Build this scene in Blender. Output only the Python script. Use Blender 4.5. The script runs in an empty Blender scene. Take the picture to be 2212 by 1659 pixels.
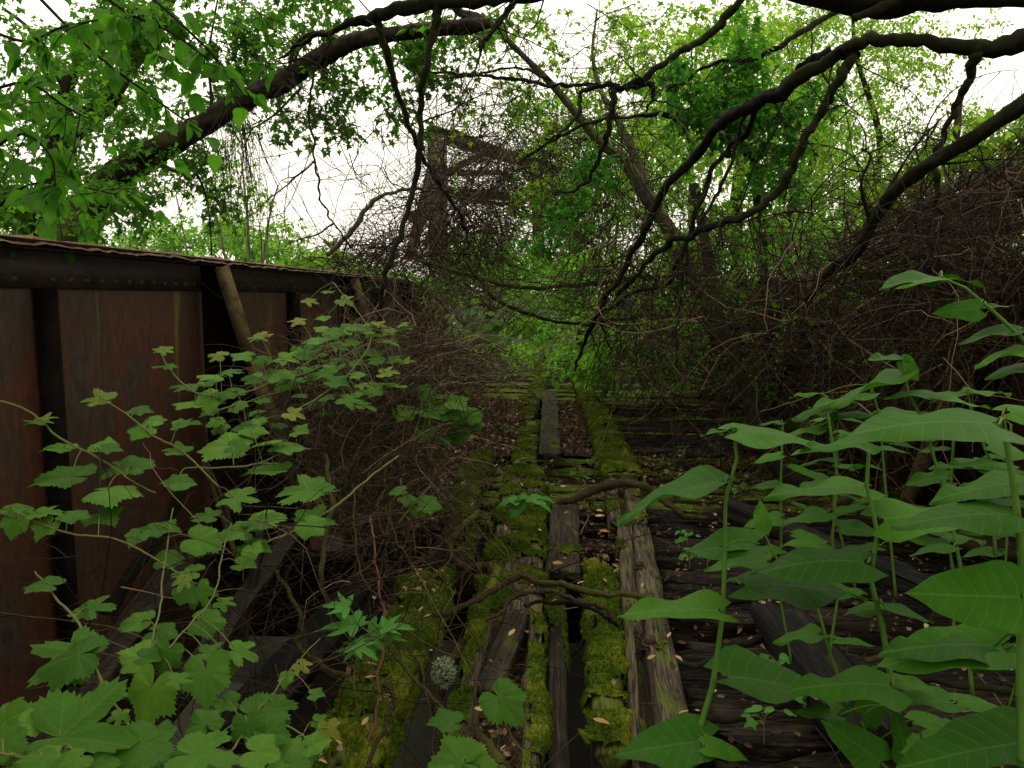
import bpy, math, random
import numpy as np
from mathutils import Vector, noise as mn
rnd = random.Random(7); rng = np.random.default_rng(11)
sc = bpy.context.scene
C = sc.collection

# ---------------------------------------------------------------- camera
FW, FH, F = 2212.0, 1659.0, 1659.0
EYE = 1.5
yaw = math.atan(84 / F); pitch = math.atan(189.5 / F)
cam_d = bpy.data.cameras.new('camera'); cam = bpy.data.objects.new('camera', cam_d); C.objects.link(cam)
cam_d.sensor_width = 36; cam_d.lens = 27; cam_d.clip_start = 0.05; cam_d.clip_end = 2000
cam.location = (0, 0, EYE); cam.rotation_euler = (math.pi / 2 - pitch, 0, yaw)
sc.camera = cam
sc.view_settings.view_transform = 'Standard'; sc.view_settings.look = 'None'
sc.view_settings.gamma = 1; sc.view_settings.exposure = -0.15
sc.view_settings.use_curve_mapping = False
sc.cycles.max_bounces = 7; sc.cycles.diffuse_bounces = 4; sc.cycles.glossy_bounces = 2
sc.cycles.transmission_bounces = 4; sc.cycles.transparent_max_bounces = 4

# ---------------------------------------------------------------- overcast sky and soft sun
SUN_EL, SUN_AZ = math.radians(58), math.radians(-60)
wd = bpy.data.worlds.new('World'); sc.world = wd; wd.use_nodes = True
nt = wd.node_tree; nt.nodes.clear()
def nd(t, typ, **k):
    n = t.nodes.new(typ)
    for a, b in k.items(): setattr(n, a, b)
    return n
out = nd(nt, 'ShaderNodeOutputWorld'); bg = nd(nt, 'ShaderNodeBackground'); bg.inputs[1].default_value = 0.1
sky = nd(nt, 'ShaderNodeTexSky', sky_type='NISHITA', sun_disc=False, sun_elevation=SUN_EL, sun_rotation=SUN_AZ)
tc = nd(nt, 'ShaderNodeTexCoord'); sx = nd(nt, 'ShaderNodeSeparateXYZ')
nt.links.new(tc.outputs['Generated'], sx.inputs[0])
mr = nd(nt, 'ShaderNodeMapRange'); mr.inputs[1].default_value = 0; mr.inputs[2].default_value = 1
mr.inputs[3].default_value = 17.0; mr.inputs[4].default_value = 33
nt.links.new(sx.outputs['Z'], mr.inputs[0])
cl = nd(nt, 'ShaderNodeVectorMath', operation='SCALE'); cl.inputs[0].default_value = (1.0, 0.935, 0.79)
nt.links.new(mr.outputs[0], cl.inputs[3])
mx = nd(nt, 'ShaderNodeMixRGB'); mx.inputs[0].default_value = 0.93
nt.links.new(sky.outputs[0], mx.inputs[1]); nt.links.new(cl.outputs[0], mx.inputs[2])
nt.links.new(mx.outputs[0], bg.inputs[0]); nt.links.new(bg.outputs[0], out.inputs[0])
sl = bpy.data.lights.new('sun', 'SUN'); sl.energy = 0.8; sl.angle = math.radians(25); sl.color = (1, 0.95, 0.88)
so = bpy.data.objects.new('sun', sl); C.objects.link(so)
sdir = Vector((math.sin(SUN_AZ) * math.cos(SUN_EL), math.cos(SUN_AZ) * math.cos(SUN_EL), math.sin(SUN_EL)))
so.rotation_euler = sdir.to_track_quat('Z', 'Y').to_euler()

# ---------------------------------------------------------------- where a picture point lies in the place
cy_, sy_, cp_, sp_ = math.cos(yaw), math.sin(yaw), math.cos(pitch), math.sin(pitch)
AX = np.array([cy_, sy_, 0.0]); FWD = np.array([-sy_ * cp_, cy_ * cp_, -sp_]); AY = np.cross(AX, FWD)
CAM = np.array([0, 0, EYE])
def ray(px, py): return AX * ((px - FW / 2) / F) + AY * (-(py - FH / 2) / F) + FWD
def P(px, py, d): return CAM + ray(px, py) * d
def G(px, py, z=0.0):
    r = ray(px, py); return CAM + r * ((z - EYE) / r[2])
UP = np.array([0, 0, 1.0])
def norm(v):
    v = np.asarray(v, float); return v / (np.linalg.norm(v, axis=-1, keepdims=True) + 1e-9)

# ---------------------------------------------------------------- object bookkeeping
def tag(o, label=None, cat=None, group=None, kind=None):
    if label: o['label'] = label
    if cat: o['category'] = cat
    if group: o['group'] = group
    if kind: o['kind'] = kind
    return o
def mesh_np(name, V, polys, mats, smooth=False, uv=None, midx=None):
    me = bpy.data.meshes.new(name)
    V = np.asarray(V, dtype=np.float32)
    polys = [np.asarray(p, dtype=np.int32) for p in polys if len(p)]
    nl = sum(p.size for p in polys); npl = sum(len(p) for p in polys)
    me.vertices.add(len(V)); me.vertices.foreach_set('co', V.ravel())
    me.loops.add(nl); me.polygons.add(npl)
    li = np.concatenate([p.ravel() for p in polys])
    me.loops.foreach_set('vertex_index', li)
    tot = np.concatenate([np.full(len(p), p.shape[1], np.int32) for p in polys])
    st = np.zeros(npl, np.int32); st[1:] = np.cumsum(tot)[:-1]
    me.polygons.foreach_set('loop_start', st)
    if smooth: me.polygons.foreach_set('use_smooth', np.ones(npl, bool))
    if uv is not None:
        ul = me.uv_layers.new(name='UVMap')
        ul.data.foreach_set('uv', np.asarray(uv, np.float32)[li].ravel())
    for m in (mats if isinstance(mats, (list, tuple)) else [mats]): me.materials.append(m)
    if midx is not None: me.polygons.foreach_set('material_index', np.asarray(midx, np.int32))
    me.update(calc_edges=True)
    return me
def link(name, me, parent=None, loc=None):
    o = bpy.data.objects.new(name, me); C.objects.link(o)
    if parent: o.parent = parent
    if loc is not None: o.location = loc
    return o
def empty(name, loc=(0, 0, 0)):
    o = bpy.data.objects.new(name, None); C.objects.link(o); o.location = loc; o.empty_display_size = .1; return o
class Acc:
    """collects pieces of one mesh"""
    def __init__(s): s.V = []; s.P = {}; s.n = 0; s.UV = []
    def add(s, V, polys, uv=None):
        V = np.asarray(V, float); s.V.append(V)
        s.UV.append(np.zeros((len(V), 2)) if uv is None else uv)
        for p in polys:
            p = np.asarray(p, int)
            if len(p): s.P.setdefault(p.shape[1], []).append(p + s.n)
        s.n += len(V)
    def mesh(s, name, mat, smooth=False, uv=False):
        return mesh_np(name, np.concatenate(s.V), [np.concatenate(v) for v in s.P.values()], mat, smooth, np.concatenate(s.UV) if uv else None)

# ---------------------------------------------------------------- materials
def mat_new(name):
    m = bpy.data.materials.new(name); m.use_nodes = True; t = m.node_tree; t.nodes.clear()
    o = nd(t, 'ShaderNodeOutputMaterial'); b = nd(t, 'ShaderNodeBsdfPrincipled'); t.links.new(b.outputs[0], o.inputs[0])
    return m, t, b, o
def ramp(t, fac, stops, interp='LINEAR'):
    r = nd(t, 'ShaderNodeValToRGB'); e = r.color_ramp.elements; r.color_ramp.interpolation = interp
    while len(e) < len(stops): e.new(0.5)
    for i, (p, c) in enumerate(stops):
        e[i].position = p; e[i].color = (*c, 1) if len(c) == 3 else c
    t.links.new(fac, r.inputs[0]); return r.outputs[0]
def noisetex(t, scale, detail=6, vec=None, sc3=None, rough=.6, dist=0, src='Object'):
    n = nd(t, 'ShaderNodeTexNoise'); n.inputs['Scale'].default_value = scale; n.inputs['Detail'].default_value = detail
    n.inputs['Roughness'].default_value = rough; n.inputs['Distortion'].default_value = dist
    if vec is None:
        c = nd(t, 'ShaderNodeTexCoord'); vec = c.outputs[src]
    if sc3:
        mp = nd(t, 'ShaderNodeMapping'); mp.inputs['Scale'].default_value = sc3; t.links.new(vec, mp.inputs[0]); vec = mp.outputs[0]
    t.links.new(vec, n.inputs['Vector']); return n.outputs['Fac']
def mixc(t, fac, a, b, mode='MIX'):
    m = nd(t, 'ShaderNodeMixRGB', blend_type=mode)
    for i, v in enumerate((fac, a, b)):
        if isinstance(v, (int, float)): m.inputs[i].default_value = v if i == 0 else (v, v, v, 1)
        elif isinstance(v, tuple): m.inputs[i].default_value = (*v, 1)
        else: t.links.new(v, m.inputs[i])
    return m.outputs[0]
def bump(t, b, h, strength=.5, dist=.01):
    n = nd(t, 'ShaderNodeBump'); n.inputs['Strength'].default_value = strength; n.inputs['Distance'].default_value = dist
    t.links.new(h, n.inputs['Height']); t.links.new(n.outputs[0], b.inputs['Normal'])
def math_(t, op, a, b=None, c=None):
    m = nd(t, 'ShaderNodeMath', operation=op)
    for i, v in enumerate((a, b, c)):
        if v is None: continue
        if isinstance(v, (int, float)): m.inputs[i].default_value = v
        else: t.links.new(v, m.inputs[i])
    return m.outputs[0]

def island_rand(t):
    g = nd(t, 'ShaderNodeNewGeometry'); return g.outputs['Random Per Island']
def leaf_mat(name, stops, trans=(.12, .3, .02), tf=.35, rough=.6, rand='island', veins=None, spec=.13):
    m, t, b, o = mat_new(name)
    if rand == 'island': r = island_rand(t)
    else:
        oi = nd(t, 'ShaderNodeObjectInfo'); r = oi.outputs['Random']
    col = ramp(t, r, stops)
    big = noisetex(t, 3.0, 3, src='Object')
    col = mixc(t, .35, col, ramp(t, big, [(.3, (.55, .6, .45)), (.7, (1.3, 1.25, 1.2))]), 'MULTIPLY')
    h = None
    if veins:
        c = nd(t, 'ShaderNodeTexCoord'); s = nd(t, 'ShaderNodeSeparateXYZ'); t.links.new(c.outputs['UV'], s.inputs[0])
        x = math_(t, 'SUBTRACT', s.outputs[0], .5); y = s.outputs[1]; ax_ = math_(t, 'ABSOLUTE', x)
        if veins == 'pinnate':
            d1 = math_(t, 'MULTIPLY', ax_, 60.0)
            f = math_(t, 'MULTIPLY', math_(t, 'SUBTRACT', y, math_(t, 'MULTIPLY', ax_, .75)), 8.0)
            pp = math_(t, 'PINGPONG', f, .5)
            d2 = math_(t, 'MULTIPLY', pp, 22.0)
            sec = math_(t, 'PINGPONG', f, .5)
        else:
            an = math_(t, 'ABSOLUTE', math_(t, 'ARCTAN2', x, y)); rr = math_(t, 'SQRT', math_(t, 'ADD', math_(t, 'MULTIPLY', x, x), math_(t, 'MULTIPLY', y, y)))
            pa = math_(t, 'PINGPONG', an, .48)
            pd = math_(t, 'MULTIPLY', pa, rr)
            d1 = math_(t, 'MULTIPLY', pd, 90.0)
            f = math_(t, 'MULTIPLY', math_(t, 'SUBTRACT', rr, math_(t, 'MULTIPLY', pd, 1.1)), 11.0)
            sec = math_(t, 'PINGPONG', f, .5)
            d2 = math_(t, 'MULTIPLY', sec, 18.0)
        dm = math_(t, 'MINIMUM', d1, d2)
        vf = math_(t, 'SUBTRACT', 1.0, math_(t, 'MINIMUM', dm, 1.0))
        vl = mixc(t, .35, col, (.26, .40, .14))
        col = mixc(t, math_(t, 'MULTIPLY', vf, .45), col, vl)
        h = math_(t, 'SUBTRACT', math_(t, 'MULTIPLY', sec, 1.2), math_(t, 'MULTIPLY', vf, .5))
        fine = noisetex(t, 60, 3, src='Object')
        h = math_(t, 'ADD', h, math_(t, 'MULTIPLY', fine, .5))
        bump(t, b, h, .22, .004)
        spot = noisetex(t, 22, 2, src='Object')
        col = mixc(t, ramp(t, spot, [(.74, (0, 0, 0)), (.78, (1, 1, 1))]), col, (.16, .10, .03))
    t.links.new(col, b.inputs['Base Color'])
    b.inputs['Roughness'].default_value = rough; b.inputs['Specular IOR Level'].default_value = spec
    tr = nd(t, 'ShaderNodeBsdfTranslucent')
    tcol = mixc(t, 1.0, col, (trans[0] / .08, trans[1] / .16, trans[2] / .03), 'MULTIPLY')
    t.links.new(tcol, tr.inputs[0])
    ms = nd(t, 'ShaderNodeMixShader'); ms.inputs[0].default_value = tf
    t.links.new(b.outputs[0], ms.inputs[1]); t.links.new(tr.outputs[0], ms.inputs[2]); t.links.new(ms.outputs[0], o.inputs[0])
    return m
M = {}
M['grape'] = leaf_mat('grape_leaf', [(0, (.035, .105, .008)), (.5, (.058, .15, .013)), (.85, (.085, .20, .02)), (1, (.12, .24, .028))], rand='object', veins='palmate', tf=.25)
M['young'] = leaf_mat('young_grape_leaf', [(0, (.12, .20, .03)), (.6, (.16, .22, .035)), (1, (.22, .20, .04))], rand='object', veins='palmate', tf=.35)
M['knot'] = leaf_mat('knotweed_leaf', [(0, (.022, .085, .004)), (.5, (.036, .125, .006)), (1, (.06, .175, .010))], rand='object', veins='pinnate', tf=.28, rough=.55)
M['droop'] = leaf_mat('drooping_leaf', [(0, (.045, .14, .012)), (.5, (.06, .18, .018)), (1, (.10, .24, .03))], rand='object', veins='pinnate', tf=.45)
M['fol_near'] = leaf_mat('maple_foliage', [(0, (.04, .11, .012)), (.5, (.065, .17, .02)), (1, (.11, .24, .03))], tf=.45)
M['fol_bright'] = leaf_mat('bright_foliage', [(0, (.10, .19, .015)), (.5, (.17, .29, .03)), (.9, (.24, .36, .045)), (1, (.28, .27, .05))], tf=.5)
M['fol_ivy'] = leaf_mat('ivy_foliage', [(0, (.03, .12, .012)), (.6, (.05, .19, .02)), (1, (.11, .27, .03))], tf=.4)
M['fol_under'] = leaf_mat('undergrowth_foliage', [(0, (.07, .18, .015)), (.5, (.13, .30, .025)), (1, (.22, .42, .045))], tf=.4)
M['fol_far'] = leaf_mat('far_foliage', [(0, (.09, .19, .03)), (.5, (.14, .28, .05)), (1, (.20, .36, .07))], tf=.4)
M['seedling'] = leaf_mat('seedling_leaf', [(0, (.06, .20, .03)), (1, (.09, .27, .05))], rand='object', veins='palmate', tf=.3)

def bark_mat(name, dark, light, scale=(14, 14, 2.2), moss=0.0, bs=.7, mosscol=(.10, .13, .015)):
    m, t, b, o = mat_new(name)
    n = noisetex(t, 2.2, 8, sc3=scale); n2 = noisetex(t, 1.3, 4)
    col = mixc(t, ramp(t, n, [(.32, (0, 0, 0)), (.68, (1, 1, 1))]), dark, light)
    if moss: col = mixc(t, math_(t, 'MULTIPLY', ramp(t, n2, [(.45, (0, 0, 0)), (.62, (1, 1, 1))]), moss), col, mosscol)
    t.links.new(col, b.inputs['Base Color']); b.inputs['Roughness'].default_value = .9; b.inputs['Specular IOR Level'].default_value = .15
    bump(t, b, n, bs, .02); return m
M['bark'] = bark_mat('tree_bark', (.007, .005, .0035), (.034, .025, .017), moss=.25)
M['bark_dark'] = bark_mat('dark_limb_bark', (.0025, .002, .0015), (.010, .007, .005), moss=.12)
M['bark_pale'] = bark_mat('pale_bark', (.05, .043, .028), (.16, .14, .10), moss=.6)
M['rootbark'] = bark_mat('root_bark', (.016, .010, .006), (.075, .046, .026), scale=(40, 40, 40), moss=.35)
M['moss_root'] = bark_mat('mossy_root_bark', (.03, .022, .009), (.08, .06, .022), scale=(50, 50, 50), moss=.9, mosscol=(.13, .15, .012))
def twig_mat(name, stops):
    m, t, b, o = mat_new(name); col = ramp(t, island_rand(t), stops)
    t.links.new(col, b.inputs['Base Color']); b.inputs['Roughness'].default_value = .8; b.inputs['Specular IOR Level'].default_value = .2
    return m
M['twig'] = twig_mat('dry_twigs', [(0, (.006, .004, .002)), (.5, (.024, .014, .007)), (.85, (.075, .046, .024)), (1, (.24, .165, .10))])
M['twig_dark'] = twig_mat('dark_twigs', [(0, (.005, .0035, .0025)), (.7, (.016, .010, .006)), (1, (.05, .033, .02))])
M['twig_tan'] = twig_mat('tan_dry_brambles', [(0, (.010, .007, .004)), (.5, (.045, .030, .017)), (.85, (.13, .088, .052)), (1, (.34, .25, .16))])
M['stem'] = twig_mat('green_stem', [(0, (.09, .14, .03)), (.6, (.12, .13, .04)), (1, (.13, .08, .035))])
M['stem_knot'] = twig_mat('knotweed_stem', [(0, (.05, .14, .015)), (.8, (.09, .19, .025)), (1, (.14, .13, .04))])
M['stem_red'] = twig_mat('red_brown_stem', [(0, (.10, .045, .03)), (1, (.16, .08, .05))])
M['dead'] = twig_mat('dead_leaves', [(0, (.035, .016, .008)), (.45, (.09, .045, .022)), (.8, (.17, .10, .052)), (.96, (.32, .22, .13)), (1, (.48, .38, .26))])
M['samara'] = twig_mat('tan_seed_wing', [(0, (.32, .17, .07)), (1, (.50, .33, .17))])
def moss_mat():
    m, t, b, o = mat_new('moss')
    big = noisetex(t, 5, 4); col = ramp(t, big, [(.28, (.028, .055, .004)), (.45, (.055, .09, .006)), (.57, (.11, .145, .009)), (.66, (.17, .18, .018)), (.76, (.17, .12, .02))])
    v = ramp(t, island_rand(t), [(0, (.55, .55, .55)), (1, (1.35, 1.35, 1.35))]); col = mixc(t, 1, col, v, 'MULTIPLY')
    t.links.new(col, b.inputs['Base Color']); b.inputs['Roughness'].default_value = .95; b.inputs['Specular IOR Level'].default_value = .1
    bump(t, b, noisetex(t, 160, 3), .8, .01); return m
M['moss'] = moss_mat()
def wood_mat(name, stops, moss=0.0, gap=.4, mosscol=(.07, .11, .01), grain=(3, 60, 60)):
    m, t, b, o = mat_new(name)
    g = noisetex(t, 1.0, 10, sc3=(4, 95, 95), rough=.7); ck = ramp(t, noisetex(t, 1.0, 3, sc3=(1.6, 42, 42), dist=.4), [(.47, (1, 1, 1)), (.495, (.12, .12, .12)), (.51, (.12, .12, .12)), (.53, (1, 1, 1))]); w = noisetex(t, 1.0, 5, sc3=(2, 6, 6))
    col = ramp(t, g, stops); col = mixc(t, .6, col, ramp(t, w, [(.3, (.45, .42, .40)), (.7, (1.3, 1.25, 1.2))]), 'MULTIPLY')
    col = mixc(t, .85, col, ck, 'MULTIPLY')
    if moss:
        ge = nd(t, 'ShaderNodeNewGeometry'); sp = nd(t, 'ShaderNodeSeparateXYZ'); t.links.new(ge.outputs['Normal'], sp.inputs[0])
        mf = math_(t, 'MULTIPLY', ramp(t, noisetex(t, 1.0, 6, sc3=(4, 9, 9)), [(gap, (0, 0, 0)), (gap + .12, (1, 1, 1))]), ramp(t, sp.outputs[2], [(.15, (.04, .04, .04)), (.7, (1, 1, 1))]))
        mc = mixc(t, noisetex(t, 6, 4), mosscol, (.15, .18, .015))
        col = mixc(t, math_(t, 'MULTIPLY', mf, moss), col, mc)
    t.links.new(col, b.inputs['Base Color']); b.inputs['Roughness'].default_value = .85; b.inputs['Specular IOR Level'].default_value = .25
    bump(t, b, math_(t, 'ADD', g, math_(t, 'MULTIPLY', ck, .6)), 1.0, .014); return m
M['wood_grey'] = wood_mat('weathered_grey_wood', [(.3, (.012, .008, .005)), (.45, (.07, .052, .034)), (.58, (.16, .125, .088)), (.75, (.34, .28, .21))], moss=.8, gap=.52)
M['wood_board'] = wood_mat('grey_brown_board', [(.3, (.010, .007, .005)), (.5, (.045, .034, .023)), (.75, (.12, .095, .067))], moss=.5, gap=.55)
M['wood_moss'] = wood_mat('mossy_wood', [(.3, (.010, .006, .003)), (.6, (.04, .026, .013)), (.8, (.10, .066, .03))], moss=1, gap=.38)
M['wood_tie'] = wood_mat('rotten_tie_wood', [(.3, (.010, .006, .004)), (.55, (.045, .027, .017)), (.8, (.12, .078, .05))], moss=1, gap=.38, mosscol=(.11, .19, .012))
M['wood_char'] = wood_mat('charred_wood', [(.3, (.003, .003, .003)), (.52, (.012, .010, .009)), (.62, (.04, .032, .027)), (.75, (.10, .085, .072))], moss=.35, gap=.62)
M['wood_dark'] = wood_mat('dark_wet_wood', [(.3, (.008, .006, .005)), (.52, (.03, .021, .015)), (.64, (.07, .05, .035)), (.78, (.15, .115, .08))], moss=.3, gap=.6)
def simple_mat(name, stops, scale, rough=.9, bs=.4, spec=.2, det=8):
    m, t, b, o = mat_new(name); n = noisetex(t, scale, det); col = ramp(t, n, stops)
    t.links.new(col, b.inputs['Base Color']); b.inputs['Roughness'].default_value = rough; b.inputs['Specular IOR Level'].default_value = spec
    bump(t, b, noisetex(t, scale * 4, 6), bs, .02); return m
def rust_mat(name, panel=True):
    m, t, b, o = mat_new(name)
    a = noisetex(t, 1.0, 10, sc3=(2.6, 2.6, 1.5), rough=.72, dist=.3); f = noisetex(t, 30, 5, sc3=(1, 1, .35))
    col = ramp(t, a, [(.30, (.008, .007, .006)), (.40, (.05, .038, .027)), (.48, (.06, .03, .018)), (.57, (.085, .028, .015)), (.68, (.045, .02, .013)), (.78, (.015, .010, .008))])
    col = mixc(t, .6, col, ramp(t, f, [(.3, (.35, .35, .35)), (.7, (1.6, 1.5, 1.45))]), 'MULTIPLY')
    if panel:
        y = noisetex(t, 1.0, 5, sc3=(3, 3.2, .5), dist=.6)
        col = mixc(t, ramp(t, y, [(.63, (0, 0, 0)), (.72, (.75, .75, .75))]), col, (.17, .13, .02))
    if panel:
        c_ = nd(t, 'ShaderNodeTexCoord'); s_ = nd(t, 'ShaderNodeSeparateXYZ'); t.links.new(c_.outputs['Object'], s_.inputs[0])
        zz = math_(t, 'ADD', s_.outputs[2], math_(t, 'MULTIPLY', a, .9))
        g_ = math_(t, 'MULTIPLY', math_(t, 'ADD', zz, 1.0), .3)
        col = mixc(t, ramp(t, g_, [(.82, (0, 0, 0)), (.95, (.7, .7, .7))]), col, (.065, .052, .038))
    t.links.new(col, b.inputs['Base Color']); b.inputs['Roughness'].default_value = .75; b.inputs['Specular IOR Level'].default_value = .25
    bump(t, b, f, .35, .005); return m
M['rust'] = rust_mat('rusty_steel_plate')
M['rust_edge'] = rust_mat('rusty_steel_edge', False)
M['tan_steel'] = simple_mat('tan_lichened_steel', [(.3, (.05, .035, .02)), (.5, (.13, .095, .045)), (.7, (.17, .12, .06))], 14)
M['steel_mid'] = simple_mat('dark_rusted_steel', [(.3, (.012, .009, .007)), (.55, (.03, .02, .014)), (.8, (.06, .035, .022))], 6, spec=.4, rough=.6)
M['steel_dark'] = simple_mat('shaded_steel', [(.3, (.006, .005, .0045)), (.6, (.014, .011, .009)), (.8, (.022, .015, .010))], 7, spec=.04, rough=1)  # shade on gussets and stiffeners is put into this near-black colour
def flange_mat():
    m, t, b, o = mat_new('rust_and_moss_crust'); a = noisetex(t, 5, 8); f = noisetex(t, 70, 4)
    col = ramp(t, a, [(.3, (.05, .03, .02)), (.48, (.17, .085, .045)), (.58, (.22, .13, .07)), (.68, (.13, .13, .04))])
    col = mixc(t, .7, col, ramp(t, f, [(.3, (.4, .4, .4)), (.7, (1.4, 1.4, 1.4))]), 'MULTIPLY')
    t.links.new(col, b.inputs['Base Color']); b.inputs['Roughness'].default_value = .95; bump(t, b, f, 1, .02); return m
M['flange'] = flange_mat()
M['soil'] = simple_mat('dark_soil', [(.3, (.018, .012, .008)), (.6, (.05, .033, .022)), (.8, (.085, .055, .036))], 9)
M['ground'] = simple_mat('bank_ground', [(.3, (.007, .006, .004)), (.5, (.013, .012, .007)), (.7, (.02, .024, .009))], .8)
M['hill'] = simple_mat('wooded_hillside', [(.3, (.05, .10, .05)), (.6, (.09, .16, .08)), (.8, (.12, .19, .10))], .15)
M['lichen'] = simple_mat('pale_lichen', [(.3, (.16, .20, .12)), (.6, (.34, .40, .28))], 60)
M['white'] = simple_mat('white_painted_post', [(.3, (.55, .55, .53)), (.7, (.72, .72, .70))], 8)
M['bolt'] = simple_mat('rusty_bolt', [(.3, (.03, .02, .016)), (.7, (.09, .05, .035))], 40)
def water_mat():
    m, t, b, o = mat_new('still_water'); b.inputs['Base Color'].default_value = (.02, .022, .015, 1); b.inputs['Roughness'].default_value = .06
    bump(t, b, noisetex(t, 5, 3), .1, .02); return m
M['water'] = water_mat()

# ---------------------------------------------------------------- shapes
def resample(pts, n):
    """catmull-rom through control points (any width of row), n samples"""
    pts = np.asarray(pts, float)
    if len(pts) == 2: return pts[0] + (pts[1] - pts[0]) * np.linspace(0, 1, n)[:, None]
    p = np.vstack([2 * pts[0] - pts[1], pts, 2 * pts[-1] - pts[-2]])
    u = np.linspace(0, len(pts) - 1 - 1e-6, n); i = u.astype(int); f = (u - i)[:, None]
    a, b, c, d = p[i], p[i + 1], p[i + 2], p[i + 3]
    return .5 * (2 * b + (c - a) * f + (2 * a - 5 * b + 4 * c - d) * f ** 2 + (3 * b - a - 3 * c + d) * f ** 3)
def tube(path, rad, sides=8, rough=0.0, seed=0, acc=None, cap=True):
    path = np.asarray(path, float); n = len(path); rad = np.broadcast_to(np.asarray(rad, float), (n,))
    T = norm(np.gradient(path, axis=0)); N = np.zeros_like(T)
    ref = UP if abs(T[0][2]) < .8 else np.array([1., 0, 0])
    v = norm(np.cross(T[0], ref))
    for i in range(n):
        v = norm(v - T[i] * np.dot(v, T[i])); N[i] = v
    B = np.cross(T, N); a = np.linspace(0, 2 * np.pi, sides, endpoint=False)
    R = np.repeat(rad[:, None], sides, 1)
    if rough:
        lump = np.array([1 + rough * .55 * mn.noise(Vector((seed * 1.7, i * 22.0 / n, 0))) for i in range(n)]); R = R * lump[:, None]
        s = np.concatenate([[0], np.cumsum(np.linalg.norm(np.diff(path, axis=0), axis=1))])
        for i in range(n):
            for j in range(sides):
                q = Vector((math.cos(a[j]) * 1.3 + seed, math.sin(a[j]) * 1.3, s[i] / max(rad[i], .004) * .35))
                R[i, j] *= 1 + rough * (mn.noise(q) + .5 * mn.noise(q * 2.7))
    V = path[:, None] + R[..., None] * (np.cos(a)[None, :, None] * N[:, None] + np.sin(a)[None, :, None] * B[:, None])
    V = V.reshape(-1, 3); i = np.arange(n - 1)[:, None] * sides; j = np.arange(sides)[None]; k = (j + 1) % sides
    Q = np.stack([i + j, i + k, i + sides + k, i + sides + j], -1).reshape(-1, 4)
    polys = [Q]
    if cap:
        V = np.vstack([V, path[:1], path[-1:]]); c0 = n * sides; jj = np.arange(sides); kk = (jj + 1) % sides
        T3 = np.vstack([np.stack([np.full(sides, c0), kk, jj], 1), np.stack([np.full(sides, c0 + 1), (n - 1) * sides + jj, (n - 1) * sides + kk], 1)])
        polys.append(T3)
    if acc is not None: acc.add(V, polys)
    return V, polys
def tubes_batch(paths, radii, sides=3):
    """paths N,K,3; radii N,K"""
    N, K, _ = paths.shape; T = norm(np.gradient(paths, axis=1))
    ref = norm(rng.normal(size=(N, 1, 3))); A = norm(np.cross(T, ref)); B = np.cross(T, A)
    a = np.linspace(0, 2 * np.pi, sides, endpoint=False)
    V = paths[:, :, None] + radii[:, :, None, None] * (np.cos(a)[None, None, :, None] * A[:, :, None] + np.sin(a)[None, None, :, None] * B[:, :, None])
    V = V.reshape(-1, 3); base = (np.arange(N) * K * sides)[:, None, None] + (np.arange(K - 1) * sides)[None, :, None]
    j = np.arange(sides)[None, None]; k = (j + 1) % sides
    Q = np.stack([base + j, base + k, base + sides + k, base + sides + j], -1).reshape(-1, 4)
    return V, [Q]
def pxpath(pts, n=30, wob=0.0, seed=0, thin=1.0):
    """pts rows: px, py, depth, width in px -> world path and radii"""
    r = resample(pts, n)
    W = np.array([P(a, b, d) for a, b, d, w in r]); rad = r[:, 3] * r[:, 2] / F / 2 * thin
    if wob:
        for i in range(n):
            q = Vector((i * 9.0 / n * max(1, len(pts) / 3), seed * 3.7, 0)); W[i] += wob * np.array([mn.noise(q), mn.noise(q + Vector((0, 5, 0))), mn.noise(q + Vector((0, 0, 7)))])
    return W, np.maximum(rad, .0008)
def box(acc, c, s, rot=None):
    x, y, z = np.array(s) / 2
    V = np.array([[i * x, j * y, k * z] for i in (-1, 1) for j in (-1, 1) for k in (-1, 1)], float)
    if rot is not None: V = V @ np.asarray(rot).T
    acc.add(V + np.array(c), [np.array([[0, 1, 3, 2], [4, 6, 7, 5], [0, 4, 5, 1], [2, 3, 7, 6], [0, 2, 6, 4], [1, 5, 7, 3]])])
def frame_from(a, up=UP):
    a = norm(a); b = norm(np.cross(up, a)); c = np.cross(a, b); return a, b, c
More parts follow.
